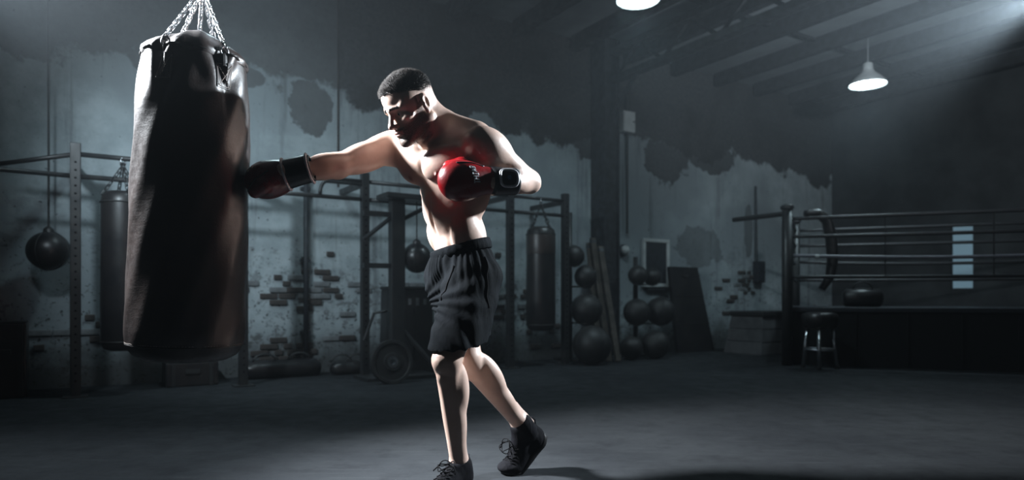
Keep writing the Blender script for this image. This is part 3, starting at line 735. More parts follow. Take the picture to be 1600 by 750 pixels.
def on_surface(tr_, p, out=0.0):
    c, n, i, d = tr_.find_nearest(Vector(p)); return c + n * out
M['seam'] = simple('black_thread_seam', (.006, .006, .007), None, .8, spec=.03)
pts = [on_surface(stree, at(768 + (737 - 768) * t, 392 + (545 - 392) * t, 2.53 - .03 * t), .001) for t in [i / 24 for i in range(25)]]
b = MB(); b.tube(pts, .0032, 6); b.build('side_seam', M['seam'], shorts, smooth=True)
pts = [on_surface(stree, at(700 - 10 * t, 408 + 62 * t, 2.5), .001) for t in [i / 14 for i in range(15)]]
b = MB(); b.tube(pts, .0028, 6); b.build('fly_seam', M['seam'], shorts, smooth=True)

# ------------------------------------------------------------------ boxing gloves
def glove_mat(name, c1, c2):
    m, nt, bs = new_mat(name); tc = nd(nt, 'ShaderNodeTexCoord').outputs['Object']
    f = noise(nt, tc, 18, 5); nt.links.new(mix(nt, rng(nt, f, .35, .7), c1, c2), bs.inputs['Base Color'])
    nt.links.new(rng(nt, f, .3, .7, .24, .4), bs.inputs['Roughness']); bs.inputs['Coat Weight'].default_value = .25; bs.inputs['Coat Roughness'].default_value = .2
    bump(nt, bs, mth(nt, 'ADD', noise(nt, tc, 45, 4), mth(nt, 'MULTIPLY', noise(nt, tc, 500, 2), .2)), .25, .006); return m
M['glove'] = glove_mat('red_leather', (.21, .004, .007), (.155, .0035, .006))
M['glove_shade'] = glove_mat('shaded_red_leather', (.16, .010, .014), (.11, .008, .011))  # darker copy of the red leather: shade put into the right glove's colour
M['cuff'] = simple('black_glove_leather', (.010, .011, .014), (.016, .017, .02), .35, 0, 20, 200, .15)
M['trim'] = simple('white_leather_trim', (.72, .73, .76), (.6, .61, .64), .4, 0, 30, 150, .1)
M['emblem'] = simple('blue_woven_emblem', (.10, .22, .34), (.06, .14, .24), .5, 0, 60, 200, .2)
def glove(name, Wp, tip, thumb, mat, label):
    """Wp: wrist, tip: front of the fist, thumb: direction of the thumb side"""
    a = nrm(tip - Wp); t = (thumb - a * thumb.dot(a)).normalized(); c = t.cross(a) if name == 'l' else a.cross(t)   # c = back of the hand
    L = (tip - Wp).length; P = lambda x, y, z: Wp + a * x + t * y + c * z
    lo = [min(Wp[i], tip[i]) - .13 for i in range(3)]; hi = [max(Wp[i], tip[i]) + .13 for i in range(3)]
    G = Field(*[ar(lo[i], hi[i], .0032) for i in range(3)]); ax = (a, t, c)
    G.cone(P(-.01, 0, 0), P(L * .45, 0, .004), .047, .058, .02)
    G.ell(P(L - .085, .0, .004), ax, (.085, .070, .052), .02)
    G.ell(P(L - .088, -.008, -.022), ax, (.070, .062, .046), .018)
    G.ell(P(L - .062, -.002, -.004), ax, (.062, .066, .058), .02)
    th = [P(L * .28, .040, -.014), P(L * .52, .060, -.026), P(L * .74, .054, -.038)]
    G.cone(th[0], th[1], .026, .027, .012); G.cone(th[1], th[2], .027, .024, .012)
    G.cone(P(L * .4, .042, .022), P(L * .82, .041, -.016), .0035, .0035, .007, True)
    V, Q = G.mesh(2)
    # stitched puckers over the knuckles
    g = np_mesh('boxing_glove', V, Q, mat, person); g['label'] = label
    tr_ = bvh(V, Q)
    # cuff: a padded black sleeve closed round the wrist
    prof = [(.040, -.098), (.046, -.098), (.0495, -.090), (.0505, -.05), (.0525, -.012), (.052, .004), (.046, .008)]
    b = MB(); b.lathe(Wp, a, prof, 48, False); b.lathe(Wp, a, [(.040, -.098), (.041, .0)], 48, False); cuff = b.build('cuff', M['cuff'], g, smooth=True)
    def arc(r, x): return [Wp + a * x + (t * math.cos(q) + c * math.sin(q)) * r for q in [2 * math.pi * i / 64 for i in range(64)]]
    return g, cuff, P, tr_, arc, a, t, c
# right fist: palm down, thumb side towards the camera, driven into the bag
TIPR = at(385, 288, 2.36)
g, cuff, P, tr_, arc, a, t, c = glove('r', at(445, 273, 2.37), TIPR, Vector((0, -1, -.12)), M['glove_shade'], 'red boxing glove in a shade-darkened colour pressed against the bag')
for (x, r_) in ((-.09, .0492), (-.006, .0525)):
    b = MB(); b.tube(arc(r_, x), .0085, 8, closed=True, flat=.5); b.build('cuff_trim', M['trim'], g, smooth=True)
pts = [on_surface(tr_, P(.035 + .11 * q, .075, .02 - .05 * q), .0008) for q in [i / 20 for i in range(21)]]
b = MB(); b.tube(pts, .0022, 6); b.build('thumb_seam', M['cuff'], g, smooth=True)
# left fist: guard in front of the chest, back of the hand towards the camera
WL = at(768, 283, 2.43); TIPL = at(686, 281, 2.36)
g, cuff, P, tr_, arc, a, t, c = glove('l', WL, TIPL, Vector((0, 0, 1)), M['glove'], 'bright red boxing glove held up in guard')
if c.y > 0: raise RuntimeError('left glove faces the wrong way')
# white rounded outline of the wrist strap, with a small emblem inside
def cyl(q, x, r_=.0532): return WL + a * x + (c * math.cos(q) + t * math.sin(q)) * r_
rr = []
for i in range(64):
    th = 2 * math.pi * i / 64; ux, uy = math.cos(th), math.sin(th)
    k = (abs(ux) ** 3.2 + abs(uy) ** 3.2) ** (-1 / 3.2)
    rr.append(cyl(.12 + uy * k * .62, -.05 + ux * k * .033, .0522))
b = MB(); b.tube(rr, .0052, 8, closed=True); b.build('strap_outline', M['trim'], g, smooth=True)
b = MB(); pts = []
vs = [cyl(.12 + .2 * math.sin(q) * (1 if i % 2 else .45), -.05 + .013 * math.cos(q) * (1 if i % 2 else .45), .0525) for i, q in enumerate([2 * math.pi * k / 16 for k in range(16)])]
vs2 = [q_ + c * .002 for q_ in vs]
b.add(vs + vs2, [tuple(range(16, 32))] + [(i, (i + 1) % 16, 16 + (i + 1) % 16, 16 + i) for i in range(16)]); b.build('emblem', M['emblem'], g)
pts = [on_surface(tr_, P(.035 + .105 * q, .055, .035), .0008) for q in [i / 20 for i in range(21)]]
b = MB(); b.tube(pts, .0022, 6); b.build('thumb_seam', M['cuff'], g, smooth=True)
# white letter strokes on the back of the hand (too blurred to read in the photograph)
strokes = []
def st(y, segs):
    for (x0, y0, x1, y1) in segs: strokes.append((x0, y + y0, x1, y + y1))
st(.030, [(0, -.004, 1, -.004), (0, .004, 1, .004), (0, -.004, 0, .004), (1, -.004, 1, .004), (.5, -.004, .5, .004)])
st(.0165, [(0, -.005, 1, 0), (0, .005, 1, 0), (.4, -.003, .4, .003)])
st(.004, [(0, 0, 1, 0), (0, -.003, 0, .003), (1, -.003, 1, .003)])
st(-.0085, [(0, -.005, 1, -.004), (0, .005, 1, .004), (1, -.004, .5, 0), (1, .004, .5, 0)])
st(-.021, [(0, 0, 1, 0), (1, -.005, 1, .005)])
b = MB()
for (x0, y0, x1, y1) in strokes:
    y0, y1 = y0 * 1.4 + .012, y1 * 1.4 + .012
    p0 = P(.062 + .024 * x0 + .2 * y0, y0, .08); p1 = P(.062 + .024 * x1 + .2 * y1, y1, .08)
    b.tube([on_surface(tr_, p0 + (p1 - p0) * q, .0006) for q in (0, .33, .66, 1)], .0021, 6)
lt = b.build('lettering', M['trim'], g); lt['label'] = 'strip of small white letters across the glove'

# ------------------------------------------------------------------ training shoes
M['shoe'] = fabric('black_knit_upper', (.010, .010, .012), (.015, .015, .017), .75, 700, 0.0)
M['sole'] = simple('black_foam_sole', (.010, .010, .011), (.014, .014, .015), .55, spec=.2)
M['lace'] = simple('black_lace', (.009, .009, .010), None, .8, spec=.06)
def shoe(heel, ball, toe, ankle, side, shank, label):
    f1 = nrm(ball - heel); u1 = nrm(side.cross(f1)); u1 = u1 if u1.dot(ankle - heel) > 0 else -u1
    f2 = nrm(toe - ball); u2 = nrm(side.cross(f2)); u2 = u2 if u2.dot(u1) > 0 else -u2
    L1 = (ball - heel).length; Hh = lambda x, y, z: heel + f1 * x + side * y + u1 * z; T = lambda x, y, z: ball + f2 * x + side * y + u2 * z
    allp = [heel, ball, toe, ankle]
    lo = [min(p[i] for p in allp) - .11 for i in range(3)]; hi = [max(p[i] for p in allp) + .11 for i in range(3)]
    G = Field(*[ar(lo[i], hi[i], .0035) for i in range(3)])
    G.ell(Hh(.045, 0, .045), (f1, side, u1), (.050, .037, .045), .02)
    G.cone(Hh(.05, 0, .045), Hh(L1 * .95, 0, .036), .037, .036, .02)
    G.ell(Hh(L1 * .95, 0, .034), (f1, side, u1), (.07, .047, .030), .02)
    G.ell(T(.035, 0, .030), (f2, side, u2), (.062, .046, .026), .02)
    G.cone(ankle + shank * .0, Hh(L1 * .75, 0, .05), .042, .033, .03)
    G.cone(ankle - shank * .002, ankle + shank * .04, .046, .046, .02)
    G.cone(Hh(.012, 0, .06), Hh(.008, 0, .105), .016, .010, .016)
    G.cone(ankle - shank * .12, ankle + shank * .006, .035, .037, .006, True)
    G.plane_cut(Hh(0, 0, .012) - f1 * .0, nrm(u1 + f1 * .02)) if f1.dot(f2) > .98 else None
    V, Q = G.mesh(2); sh = np_mesh('shoe', V, Q, M['shoe'], person); sh['label'] = label; tr_ = bvh(V, Q)
    b = MB(); n = 26; seg = 16; vs = []; fs = []
    for i in range(n):
        q = i / (n - 1); x = q * (L1 + .085)
        w = .040 * (1 - ((q - .16) / .17) ** 2 * .5 if q < .16 else 1) * (1 + .22 * math.sin(max(0, (q - .3)) / .7 * math.pi)) * (1 if q < .8 else math.sqrt(max(.02, 1 - ((q - .8) / .205) ** 2)))
        th_ = .030 - .012 * q
        p, u = (Hh(x, 0, 0), u1) if x < L1 else (T(x - L1, 0, 0), u2)
        if abs(x - L1) < .04: u = (u1 + u2).normalized()
        lift = max(0, q - .85) * .09 + max(0, .12 - q) * .1
        for k in range(seg):
            g_ = 2 * math.pi * k / seg; cx_, sz_ = math.cos(g_), math.sin(g_)
            e = lambda z_: math.copysign(abs(z_) ** .45, z_)
            vs.append(p + side * w * e(cx_) + u * (th_ / 2 + th_ / 2 * e(sz_) + lift))
    for i in range(n - 1):
        for k in range(seg):
            l = (k + 1) % seg; fs.append((i * seg + k, i * seg + l, (i + 1) * seg + l, (i + 1) * seg + k))
    fs += [tuple(range(seg)), tuple((n - 1) * seg + k for k in range(seg))]
    b.add(vs, fs); b.build('sole', M['sole'], sh, smooth=True)
    for i in range(5):
        x = L1 * (.62 + .09 * i); z0 = .095 - .011 * i; b = MB()
        b.tube([on_surface(tr_, Hh(x + (.012 if j % 2 else 0), -.026 + .052 * j / 6, z0), .0015) for j in range(7)], .0028, 6); b.build('lace', M['lace'], sh, smooth=True)
    k0 = on_surface(tr_, Hh(L1 * .60, 0, .115), .004); b = MB()
    for sg in (-1, 1):
        lp = [k0 + side * sg * (.036 * math.sin(q)) * .9 + f1 * (.030 * (1 - math.cos(q)) * .9) + u1 * (.010 * math.sin(2 * q) + .008 - .008 * (1 - math.cos(q))) for q in [math.pi * 2 * i / 20 for i in range(20)]]
        b.tube(lp, .0022, 6, closed=True)
        b.tube([k0, k0 + side * sg * .03 + u1 * .004 + f1 * .02, k0 + side * sg * .05 - u1 * .02 + f1 * .04], .0026, 6)
    b.build('lace_bow', M['lace'], sh, smooth=True)
    b = MB(); b.tube([Hh(.004, 0, .085), Hh(-.012, 0, .11), Hh(-.008, 0, .128), Hh(.006, 0, .115)], .006, 8, flat=.5); b.build('pull_tab', M['shoe'], sh, smooth=True)
sideL = nrm(Vector((0, 0, 1)).cross(TOEL))
hL = Vector((ANL.x, ANL.y, 0)) - TOEL * .055
shoe(hL, hL + TOEL * .195, hL + TOEL * .28, ANL, sideL, nrm(ANL - KNL), 'black running shoe planted flat')
tR = Vector((at(783, 738, 2.80).x, 2.80, 0)); dirR = nrm((-.80, -.60, 0)); bR = tR - dirR * .082
hR = at(851, 688, 2.90); hR = bR + (hR - bR).normalized() * .195
sideR = nrm(Vector((0, 0, 1)).cross(dirR)); sideR = (sideR - nrm(hR - bR) * sideR.dot(nrm(hR - bR))).normalized()
shoe(hR, bR, tR, ANR, sideR, nrm(ANR - KNR), 'black running shoe up on its toes')
# ------------------------------------------------------------------ the heavy bag in front
def leather_bag(name, c1, c2, rough, coat=.0):
    m, nt, bs = new_mat(name); tc = nd(nt, 'ShaderNodeTexCoord').outputs['Object']
    n1 = noise(nt, tc, 3, 6, .6); n2 = noise(nt, tc, 45, 6, .7); n3 = noise(nt, tc, 190, 3, .6)
    c = mix(nt, rng(nt, n1, .35, .7), c1, c2); c = mix(nt, rng(nt, n2, .55, .75, 0, .4), c, tuple(x * .55 for x in c1))
    nt.links.new(c, bs.inputs['Base Color']); nt.links.new(rng(nt, n2, .3, .7, rough - .07, rough + .09), bs.inputs['Roughness'])
    bs.inputs['Coat Weight'].default_value = coat; bs.inputs['Coat Roughness'].default_value = .36
    mp = nd(nt, 'ShaderNodeMapping'); nt.links.new(tc, mp.inputs[0]); mp.inputs['Scale'].default_value = (1, 1, 6)
    n4 = noise(nt, mp.outputs[0], 7, 4, .6)
    bump(nt, bs, mth(nt, 'ADD', mth(nt, 'ADD', mth(nt, 'MULTIPLY', n2, .3), mth(nt, 'MULTIPLY', n3, .18)), mth(nt, 'MULTIPLY', n4, .35)), .35, .008); return m
M['bag'] = leather_bag('brown_black_bag_leather', (.036, .024, .021), (.020, .016, .016), .40, .5)
M['bag_base'] = leather_bag('black_bag_leather', (.016, .014, .014), (.010, .010, .010), .42)
M['thread'] = simple('pale_waxed_thread', (.35, .3, .27), None, .7, bstr=0)
BB, BT = at(290, 552, 2.34), at(306, 92, 2.33); bax = nrm(BT - BB); BH = (BT - BB).length
bag = thing('punching_bag', 'large brown-black leather punching bag hung on chains, hit by the boxer', 'punching bag', BB)
camdir = nrm(Vector((0, 0, 0)) - Vector((BB.x, BB.y, 0))); e1 = (camdir - bax * camdir.dot(bax)).normalized(); e2 = bax.cross(e1)   # angle 0 faces the camera
PA = [math.radians(x) for x in (31, -33, 149, 211, 178)]
def adist(q, p): return (q - p + math.pi) % (2 * math.pi) - math.pi
def bag_fn(q, r, h):
    k = h / BH; tp = max(0, (k - .70) / .30)
    w = 0
    for p in PA:
        d = adist(q, p); w -= .014 * math.exp(-(d / .16) ** 2) * tp ** 1.5
        w += .019 * math.sin(9 * d + 26 * (1 - k) * (1 if d > 0 else -1)) * math.exp(-(d / .42) ** 2) * tp ** 1.2 * math.exp(-((1 - k) / .16) ** 2)
    w += .0022 * math.sin(5 * q + 17 * k) * (.4 + k) + .0015 * math.sin(11 * q - 23 * k)
    dd = adist(q, math.radians(62)); w -= .010 * math.exp(-(dd / .35) ** 2) * math.exp(-((k - .60) / .10) ** 2)   # dent under the fist
    return (r + w, h)
prof = []
for i in range(91):
    k = i / 90; r = .1905 - .0075 * k if k < .6 else .186 - .022 * ((k - .6) / .4) ** 2 * 1.0
    if k < .06: r *= 1 - .035 * (1 - k / .06) ** 2
    prof.append((r, .03 + k * (BH - .035)))
b = MB(); b.lathe(BB, bax, prof, 144, False, bag_fn, e1); b.build('body', M['bag'], bag, smooth=True)
b = MB(); b.lathe(BB, bax, [(.001, -.028), (.08, -.026), (.135, -.018), (.165, -.002), (.178, .015), (.1835, .034)], 96, False, None, e1); b.build('base_cap', M['bag_base'], bag, smooth=True)
b = MB(); b.tube([BB + bax * .033 + (e1 * math.cos(q) + e2 * math.sin(q)) * .1845 for q in [2 * math.pi * i / 96 for i in range(96)]], .0028, 6, closed=True); b.build('bottom_seam', M['bag_base'], bag, smooth=True)
b = MB()
for i in range(120):
    q = 2 * math.pi * i / 120; p0 = BB + bax * .039 + (e1 * math.cos(q) + e2 * math.sin(q)) * .1865; tv = (e2 * math.cos(q) - e1 * math.sin(q))
    b.tube([p0 - tv * .003, p0 + tv * .003], .0011, 5)
b.build('stitching', M['thread'], bag)
def col_fn(q, r, h):
    k = (h - BH) / .07; w = -.010 * sum(math.exp(-(adist(q, p) / .17) ** 2) for p in PA) * (1.3 - k)
    return (r + w + .003 * math.sin(13 * q), h + .010 * math.sin(3 * q + 1.2) * max(0, k))
b = MB(); b.lathe(BB, bax, [(.164, BH - .02), (.169, BH - .006), (.166, BH + .006), (.150, BH + .024), (.124, BH + .044), (.098, BH + .058), (.090, BH + .062), (.086, BH + .058), (.1, BH + .04), (.001, BH + .03)], 120, False, col_fn, e1); b.build('top_flap', M['bag'], bag, smooth=True)
def ringpt(q, r, h): return BB + bax * h + (e1 * math.cos(q) + e2 * math.sin(q)) * r
b = MB(); b.tube([ringpt(2 * math.pi * i / 120, *bag_fn(2 * math.pi * i / 120, .1665, BH - .008)) for i in range(120)], .0045, 8, closed=True); b.build('top_seam', M['bag_base'], bag, smooth=True)
HOOK = at(317, -18, 2.335)
def chain_mesh(p0, p1, pitch=.0200, r=.0024, w=.0068, twist=0.0):
    mb = MB(); d = p1 - p0; n = max(2, int(round(d.length / pitch))); t = d.normalized()
    s0 = t.cross(Vector((.3, 1, .2))).normalized(); s1 = t.cross(s0)
    for i in range(n + 1):
        c = p0 + d * (i / n); ph = (math.pi / 2 if i % 2 else 0) + twist; s = s0 * math.cos(ph) + s1 * math.sin(ph); hl_ = pitch * .5 + r - w * 1.0 + .004
        loop = [c + t * (hl_ * (1 if math.cos(q) > 0 else -1) + w * math.cos(q)) + s * w * math.sin(q) for q in [2 * math.pi * (k + .5) / 12 for k in range(12)]]
        mb.tube(loop, r, 6, closed=True)
    return mb
for i, q in enumerate(PA):
    patch = MB(); vs = []; fs = []
    for a_ in range(7):
        for c_ in range(9):
            qq = q + (a_ / 6 - .5) * .30 + (0.05 if q < 0 else -.02) * (c_ / 8); h = BH - .125 + c_ / 8 * .085
            rr_ = .1685 + (.186 - .1685) * min(1, (BH - h) / (.4 * BH)); vs.append(ringpt(qq, rr_ + bag_fn(qq, 0, h)[0] + .0045, h))
    for a_ in range(6):
        for c_ in range(8): k = a_ * 9 + c_; fs.append((k, k + 1, k + 10, k + 9))
    n0 = len(vs); vs += [v - (v - BB - bax * (v - BB).dot(bax)).normalized() * .007 for v in vs]; fs += [tuple(n0 + k for k in f[::-1]) for f in fs]
    edge = [a_ * 9 for a_ in range(7)] + [54 + c_ for c_ in range(1, 9)] + [a_ * 9 + 8 for a_ in range(5, -1, -1)] + [c_ for c_ in range(7, 0, -1)]
    fs += [(edge[k], edge[(k + 1) % len(edge)], n0 + edge[(k + 1) % len(edge)], n0 + edge[k]) for k in range(len(edge))]
    patch.add(vs, fs); pt = patch.build('strap_patch', M['bag'], bag, auto=40)
    b = MB(); cor = [vs[0], vs[8], vs[54 + 8], vs[54]]; off = (vs[31] - BB - bax * (vs[31] - BB).dot(bax)).normalized() * .0012
    cen = sum(cor, Vector()) / 4; cor = [c0 * .86 + cen * .14 for c0 in cor]
    for (m0, m1) in ((0, 1), (1, 2), (2, 3), (3, 0), (0, 2), (1, 3)):
        mid = (cor[m0] + cor[m1]) / 2 + off * 1.0; b.tube([cor[m0] + off, mid + off * (3 if (m1 - m0) == 2 else .5), cor[m1] + off], .0011, 5)
    b.build('cross_stitch', M['thread'], pt)
    top = (vs[8] + vs[62]) / 2; out = (top - BB - bax * (top - BB).dot(bax)).normalized()
    ring_c = ringpt(q, .1665 + bag_fn(q, 0, BH)[0] + .008, BH + .0)
    b = MB(); tv = bax.cross(out)
    b.tube([top - bax * .012 + out * .004, ring_c - bax * .01 + out * .002], .010, 8, flat=.35, up=out)
    b.build('webbing_loop', M['bag_base'], pt)
    b = MB(); b.tube([ring_c + bax * (.014 * math.cos(w_)) + tv * .014 * math.sin(w_) for w_ in [2 * math.pi * k / 18 for k in range(18)]], .0032, 8, closed=True); b.build('ring', M['chrome'], bag, smooth=True)
    st_ = ring_c + bax * .018
    chain_mesh(st_, HOOK - (HOOK - st_).normalized() * .02, twist=i * .4).build('chain', M['chrome'], bag, smooth=True)
b = MB(); b.tube([HOOK + Vector((math.cos(q) * .026, 0, math.sin(q) * .026)) for q in [2 * math.pi * k / 24 for k in range(24)]], .006, 8, closed=True)
b.tube([HOOK + Vector((0, 0, .02)), HOOK + Vector((0, 0, .08))], .011, 12); b.build('swivel_hook', M['chrome'], bag, smooth=True)
ctop = Vector((HOOK.x, HOOK.y, CEIL)); chain_mesh(HOOK + Vector((0, 0, .08)), ctop, .034, .004, .011).build('hanging_chain', M['chrome'], bag, smooth=True)
# ------------------------------------------------------------------ training rig along the back wall
R0 = Vector((-3.26, 5.0, 0))
def rig(s, n=0.0, z=0.0): return R0 + UU * s + NN * n + Vector((0, 0, z))
def rig_s(px):
    k = (px - 800) / FPX; return (k * R0.y - R0.x) / (UU.x - k * UU.y)
RT = 1.89; posts = [rig_s(px) for px in (118, 380, 570, 797, 883)]
rg = thing('training_rig', 'long black steel training rig of uprights and rails in front of the wall', 'rig', R0)
for i, s in enumerate(posts):
    b = MB(); b.box(rig(s, 0, RT / 2), (0.07, 0.07, RT), RW, 1, .006); up = b.build('upright', M['steel'], rg)
    b = MB()
    for k in range(30):
        for sg in (-1, 1): b.lathe(rig(s, -.0352, .12 + k * .058), -NN, [(.0085, 0), (.0085, .0006)], 8)
        if k > 27: break
    h = b.build('bolt_hole', M['chrome'] if False else M['cloth'], up); h['kind'] = 'stuff'
    b = MB(); b.box(rig(s, 0, .005), (0.16, 0.16, .01), RW); b.build('foot_plate', M['steel'], rg)
    b = MB(); b.box(rig(s, 0.33, 1.80), (0.05, 0.66, 0.05), RW); b.build('wall_strut', M['steel'], rg)
for i in range(4):
    for z in (1.81, 1.645):
        s0, s1 = posts[i] + .035, posts[i + 1] - .035
        b = MB(); b.tube([rig(s0, 0, z), rig(s1, 0, z)], .019, 10); b.build('rail', M['steel'], rg, smooth=True)
b = MB(); b.tube([rig(posts[0] - .035, 0, 1.645), rig(posts[0] - 1.6, 0, 1.66), rig(posts[0] - 1.75, .66, 1.66)], .018, 10); b.build('rail', M['steel'], rg, smooth=True)
b = MB(); b.tube([rig(posts[0] - .03, 0, 1.80), rig(posts[0] - .5, .3, 1.73), rig(posts[0] - .9, .66, 1.70)], .018, 10); b.build('corner_rail', M['steel'], rg, smooth=True)
# arched pull-up handle on the far bay
sA = posts[2]; pts = [rig(sA - .42, -.02, 1.66)] + [rig(sA - .42 + .06 * (1 - math.cos(q)), -.02, 1.66 + .12 * math.sin(q)) for q in [math.pi / 2 * i / 6 for i in range(1, 7)]] + [rig(sA - .04, -.02, 1.78)]
b = MB(); b.tube(pts, .017, 10); b.build('pull_up_arch', M['steel'], rg, smooth=True)

# bags and balls hanging from the rig
def hanging_bag(s, zt, zb, r, railz, label, band=None, mat='vinyl'):
    p = rig(s, 0, zb); t = thing('heavy_bag', label, 'punching bag', p, 'spare heavy bags on the rig')
    H = zt - zb
    prof = [(.001, .0), (r * .6, .004), (r * .88, .022), (r, .07), (r * 1.01, H * .3), (r * .99, H * .6), (r * .98, H - .09), (r * .93, H - .03), (r * .7, H), (.001, H + .002)]
    b = MB(); b.lathe(p, (0, 0, 1), prof, 36, False); b.build('body', M[mat], t, smooth=True)
    for z in (H * .06, H * .93):
        b = MB(); b.tube([p + Vector((math.cos(q) * r * 1.0, math.sin(q) * r * 1.0, z)) for q in [2 * math.pi * k / 36 for k in range(36)]], .006, 6, closed=True); b.build('seam', M['rubber'], t, smooth=True)
    if band:
        b = MB(); b.lathe(p, (0, 0, 1), [(r * 1.005, H * band[0]), (r * 1.015, H * band[0] + .01), (r * 1.01, H * band[1] - .01), (r * .99, H * band[1])], 36, False); b.build('leather_band', M['bag'], t, smooth=True)
    hk = Vector((p.x, p.y, railz - .05))
    for k in range(4):
        q = math.pi / 4 + k * math.pi / 2
        chain_mesh(p + Vector((math.cos(q) * r * .85, math.sin(q) * r * .85, H - .01)), hk, .04, .004, .012).build('chain', M['steel'], t)
    b = MB(); b.tube([Vector((p.x, p.y, railz)) + Vector((0, math.cos(q) * .03, math.sin(q) * .036 - .02)) for q in [2 * math.pi * k / 16 for k in range(16)]], .006, 6, closed=True); b.build('hook', M['metal'], t, smooth=True)
hanging_bag(rig_s(192), 1.55, .33, .15, 1.80, 'long plain black heavy bag on the rig beside the brown leather bag')
hanging_bag(rig_s(845), 1.50, .38, .158, 1.80, 'black heavy bag with a brown leather band beside the ball rack', (.74, .93))
def hung_ball(p, r, ztop, name, label, cat, sq=(1, 1, 1), strap=.008, group=None):
    t = thing(name, label, cat, p - Vector((0, 0, r)), group)
    b = MB(); b.ball(p, r, 28, 18, sq); b.build('ball', M['vinyl'], t, smooth=True)
    for a0 in (0, math.pi / 2):
        b = MB(); b.tube([p + Vector((math.cos(a0) * math.cos(q) * r * 1.004 * sq[0], math.sin(a0) * math.cos(q) * r * 1.004 * sq[1], math.sin(q) * r * 1.004 * sq[2])) for q in [2 * math.pi * k / 40 for k in range(40)]], .005, 6, closed=True); b.build('panel_seam', M['rubber'], t, smooth=True)
    b = MB(); b.lathe(p + Vector((0, 0, r * sq[2] - .01)), (0, 0, 1), [(.04, 0), (.035, .03), (.015, .05)], 16); b.build('cap', M['steel'], t)
    b = MB(); b.tube([p + Vector((0, 0, r * sq[2])), Vector((p.x, p.y, ztop))], strap, 8); b.build('strap', M['rubber'], t)
p = at(76, 392, 5.25); hung_ball(p, .15, CEIL - .0, 'wrecking_ball_bag', 'round black ball bag on a long strap at the end of the rig', 'punching ball')

# speed ball stand between the rig and the boxer
sp = at(620, 590, 6.2); sp.z = 0
st_ = thing('speed_ball_stand', 'black steel speed ball stand with a board on top beside the rig', 'stand', sp)
b = MB(); b.box(sp + Vector((0, 0, .82)), (.13, .1, 1.64), RW, 1, .008); b.build('post', M['steel'], st_)
b = MB(); b.box(sp + UU * .18 + Vector((0, 0, 1.665)), (.66, .27, .05), RW, 1, .01); b.build('top_board', M['steel'], st_)
for z in (1.50, 1.03):
    b = MB(); b.box(sp - UU * .15 + Vector((0, 0, z)), (.34, .045, .045), RW); b.build('side_arm', M['steel'], st_)
b = MB(); b.tube([sp - UU * .32 + Vector((0, 0, 1.26)), sp - UU * .05 + Vector((0, 0, 1.48))], .02, 8); b.build('brace', M['steel'], st_)
b = MB(); b.tube([sp + UU * .05 + Vector((0, 0, 1.46)), sp + UU * .36 + Vector((0, 0, 1.63))], .02, 8); b.build('brace', M['steel'], st_)
b = MB(); b.tube([sp + Vector((0, 0, .5)), sp + UU * .4 - NN * .1 + Vector((0, 0, .03))], .022, 8); b.build('brace', M['steel'], st_)
b = MB(); b.box(sp + Vector((0, 0, .015)), (.7, .38, .03), RW); b.build('base_plate', M['steel'], st_)
b = MB(); b.tube([sp - UU * .1 + Vector((0, 0, .62)), sp - UU * .24 - NN * .05 + Vector((0, 0, .60)), sp - UU * .33 - NN * .05 + Vector((0, 0, .36))], .014, 8); b.build('hook_arm', M['steel'], st_)
pb = sp + UU * .20; pb.z = at(648, 402, 6.2).z; hung_ball(pb, .13, 1.642, 'speed_ball', 'small round black ball hanging under the speed ball stand', 'punching ball', (1, 1, 1.05), .006)
def plate(c, r, th, label, group, tilt=.16, name='weight_plate', cat='weight plate'):
    n = (-NN * math.cos(tilt) + Vector((0, 0, 1)) * math.sin(tilt)).normalized()
    t = thing(name, label, cat, Vector((c.x, c.y, 0)), group)
    b = MB(); b.lathe(c - n * th / 2, n, [(.027, 0), (r * .4, 0), (r * .42, th * .2), (r * .82, th * .2), (r * .85, 0), (r * .98, 0), (r, th * .15), (r, th * .85), (r * .98, th), (r * .85, th), (r * .82, th * .8), (r * .42, th * .8), (r * .4, th), (.027, th), (.027, 0)], 48, False); b.build('disc', M['rubber'], t, auto=35)
    b = MB(); b.lathe(c - n * th / 2, n, [(.026, -.002), (.05, -.002), (.05, th + .002), (.026, th + .002), (.026, -.002)], 24, False); b.build('hub_ring', M['metal'], t, auto=35)
pc = sp - UU * .20 - NN * .36; plate(Vector((pc.x, pc.y, .185)), .19, .06, 'black rubber weight plate standing against the speed ball stand', None, .12)
# tall black locker box with pale marks
bx = at(643, 592, 6.6); bx.z = 0; bx = bx + NN * .12
t = thing('storage_box', 'tall black storage box with a row of pale marks near its top', 'box', bx)
b = MB(); b.box(bx + Vector((0, 0, .41)), (.44, .36, .82), RW, .93, .01); b.build('body', M['vinyl'], t)
b = MB(); b.box(bx + Vector((0, 0, .835)), (.43, .35, .03), RW, 1, .008); b.build('lid', M['steel'], t)
for k in range(4):
    b = MB(); b.box(bx - NN * .172 + UU * (-.12 + .08 * k) + Vector((0, 0, .70)), (.03, .006, .075 - .015 * (k % 2)), RW); b.build('pale_mark', M['canvas'], t)
b = MB(); b.box(bx - NN * .182 + Vector((0, 0, .38)), (.012, .004, .5), RW); b.build('door_gap', M['cloth'], t)

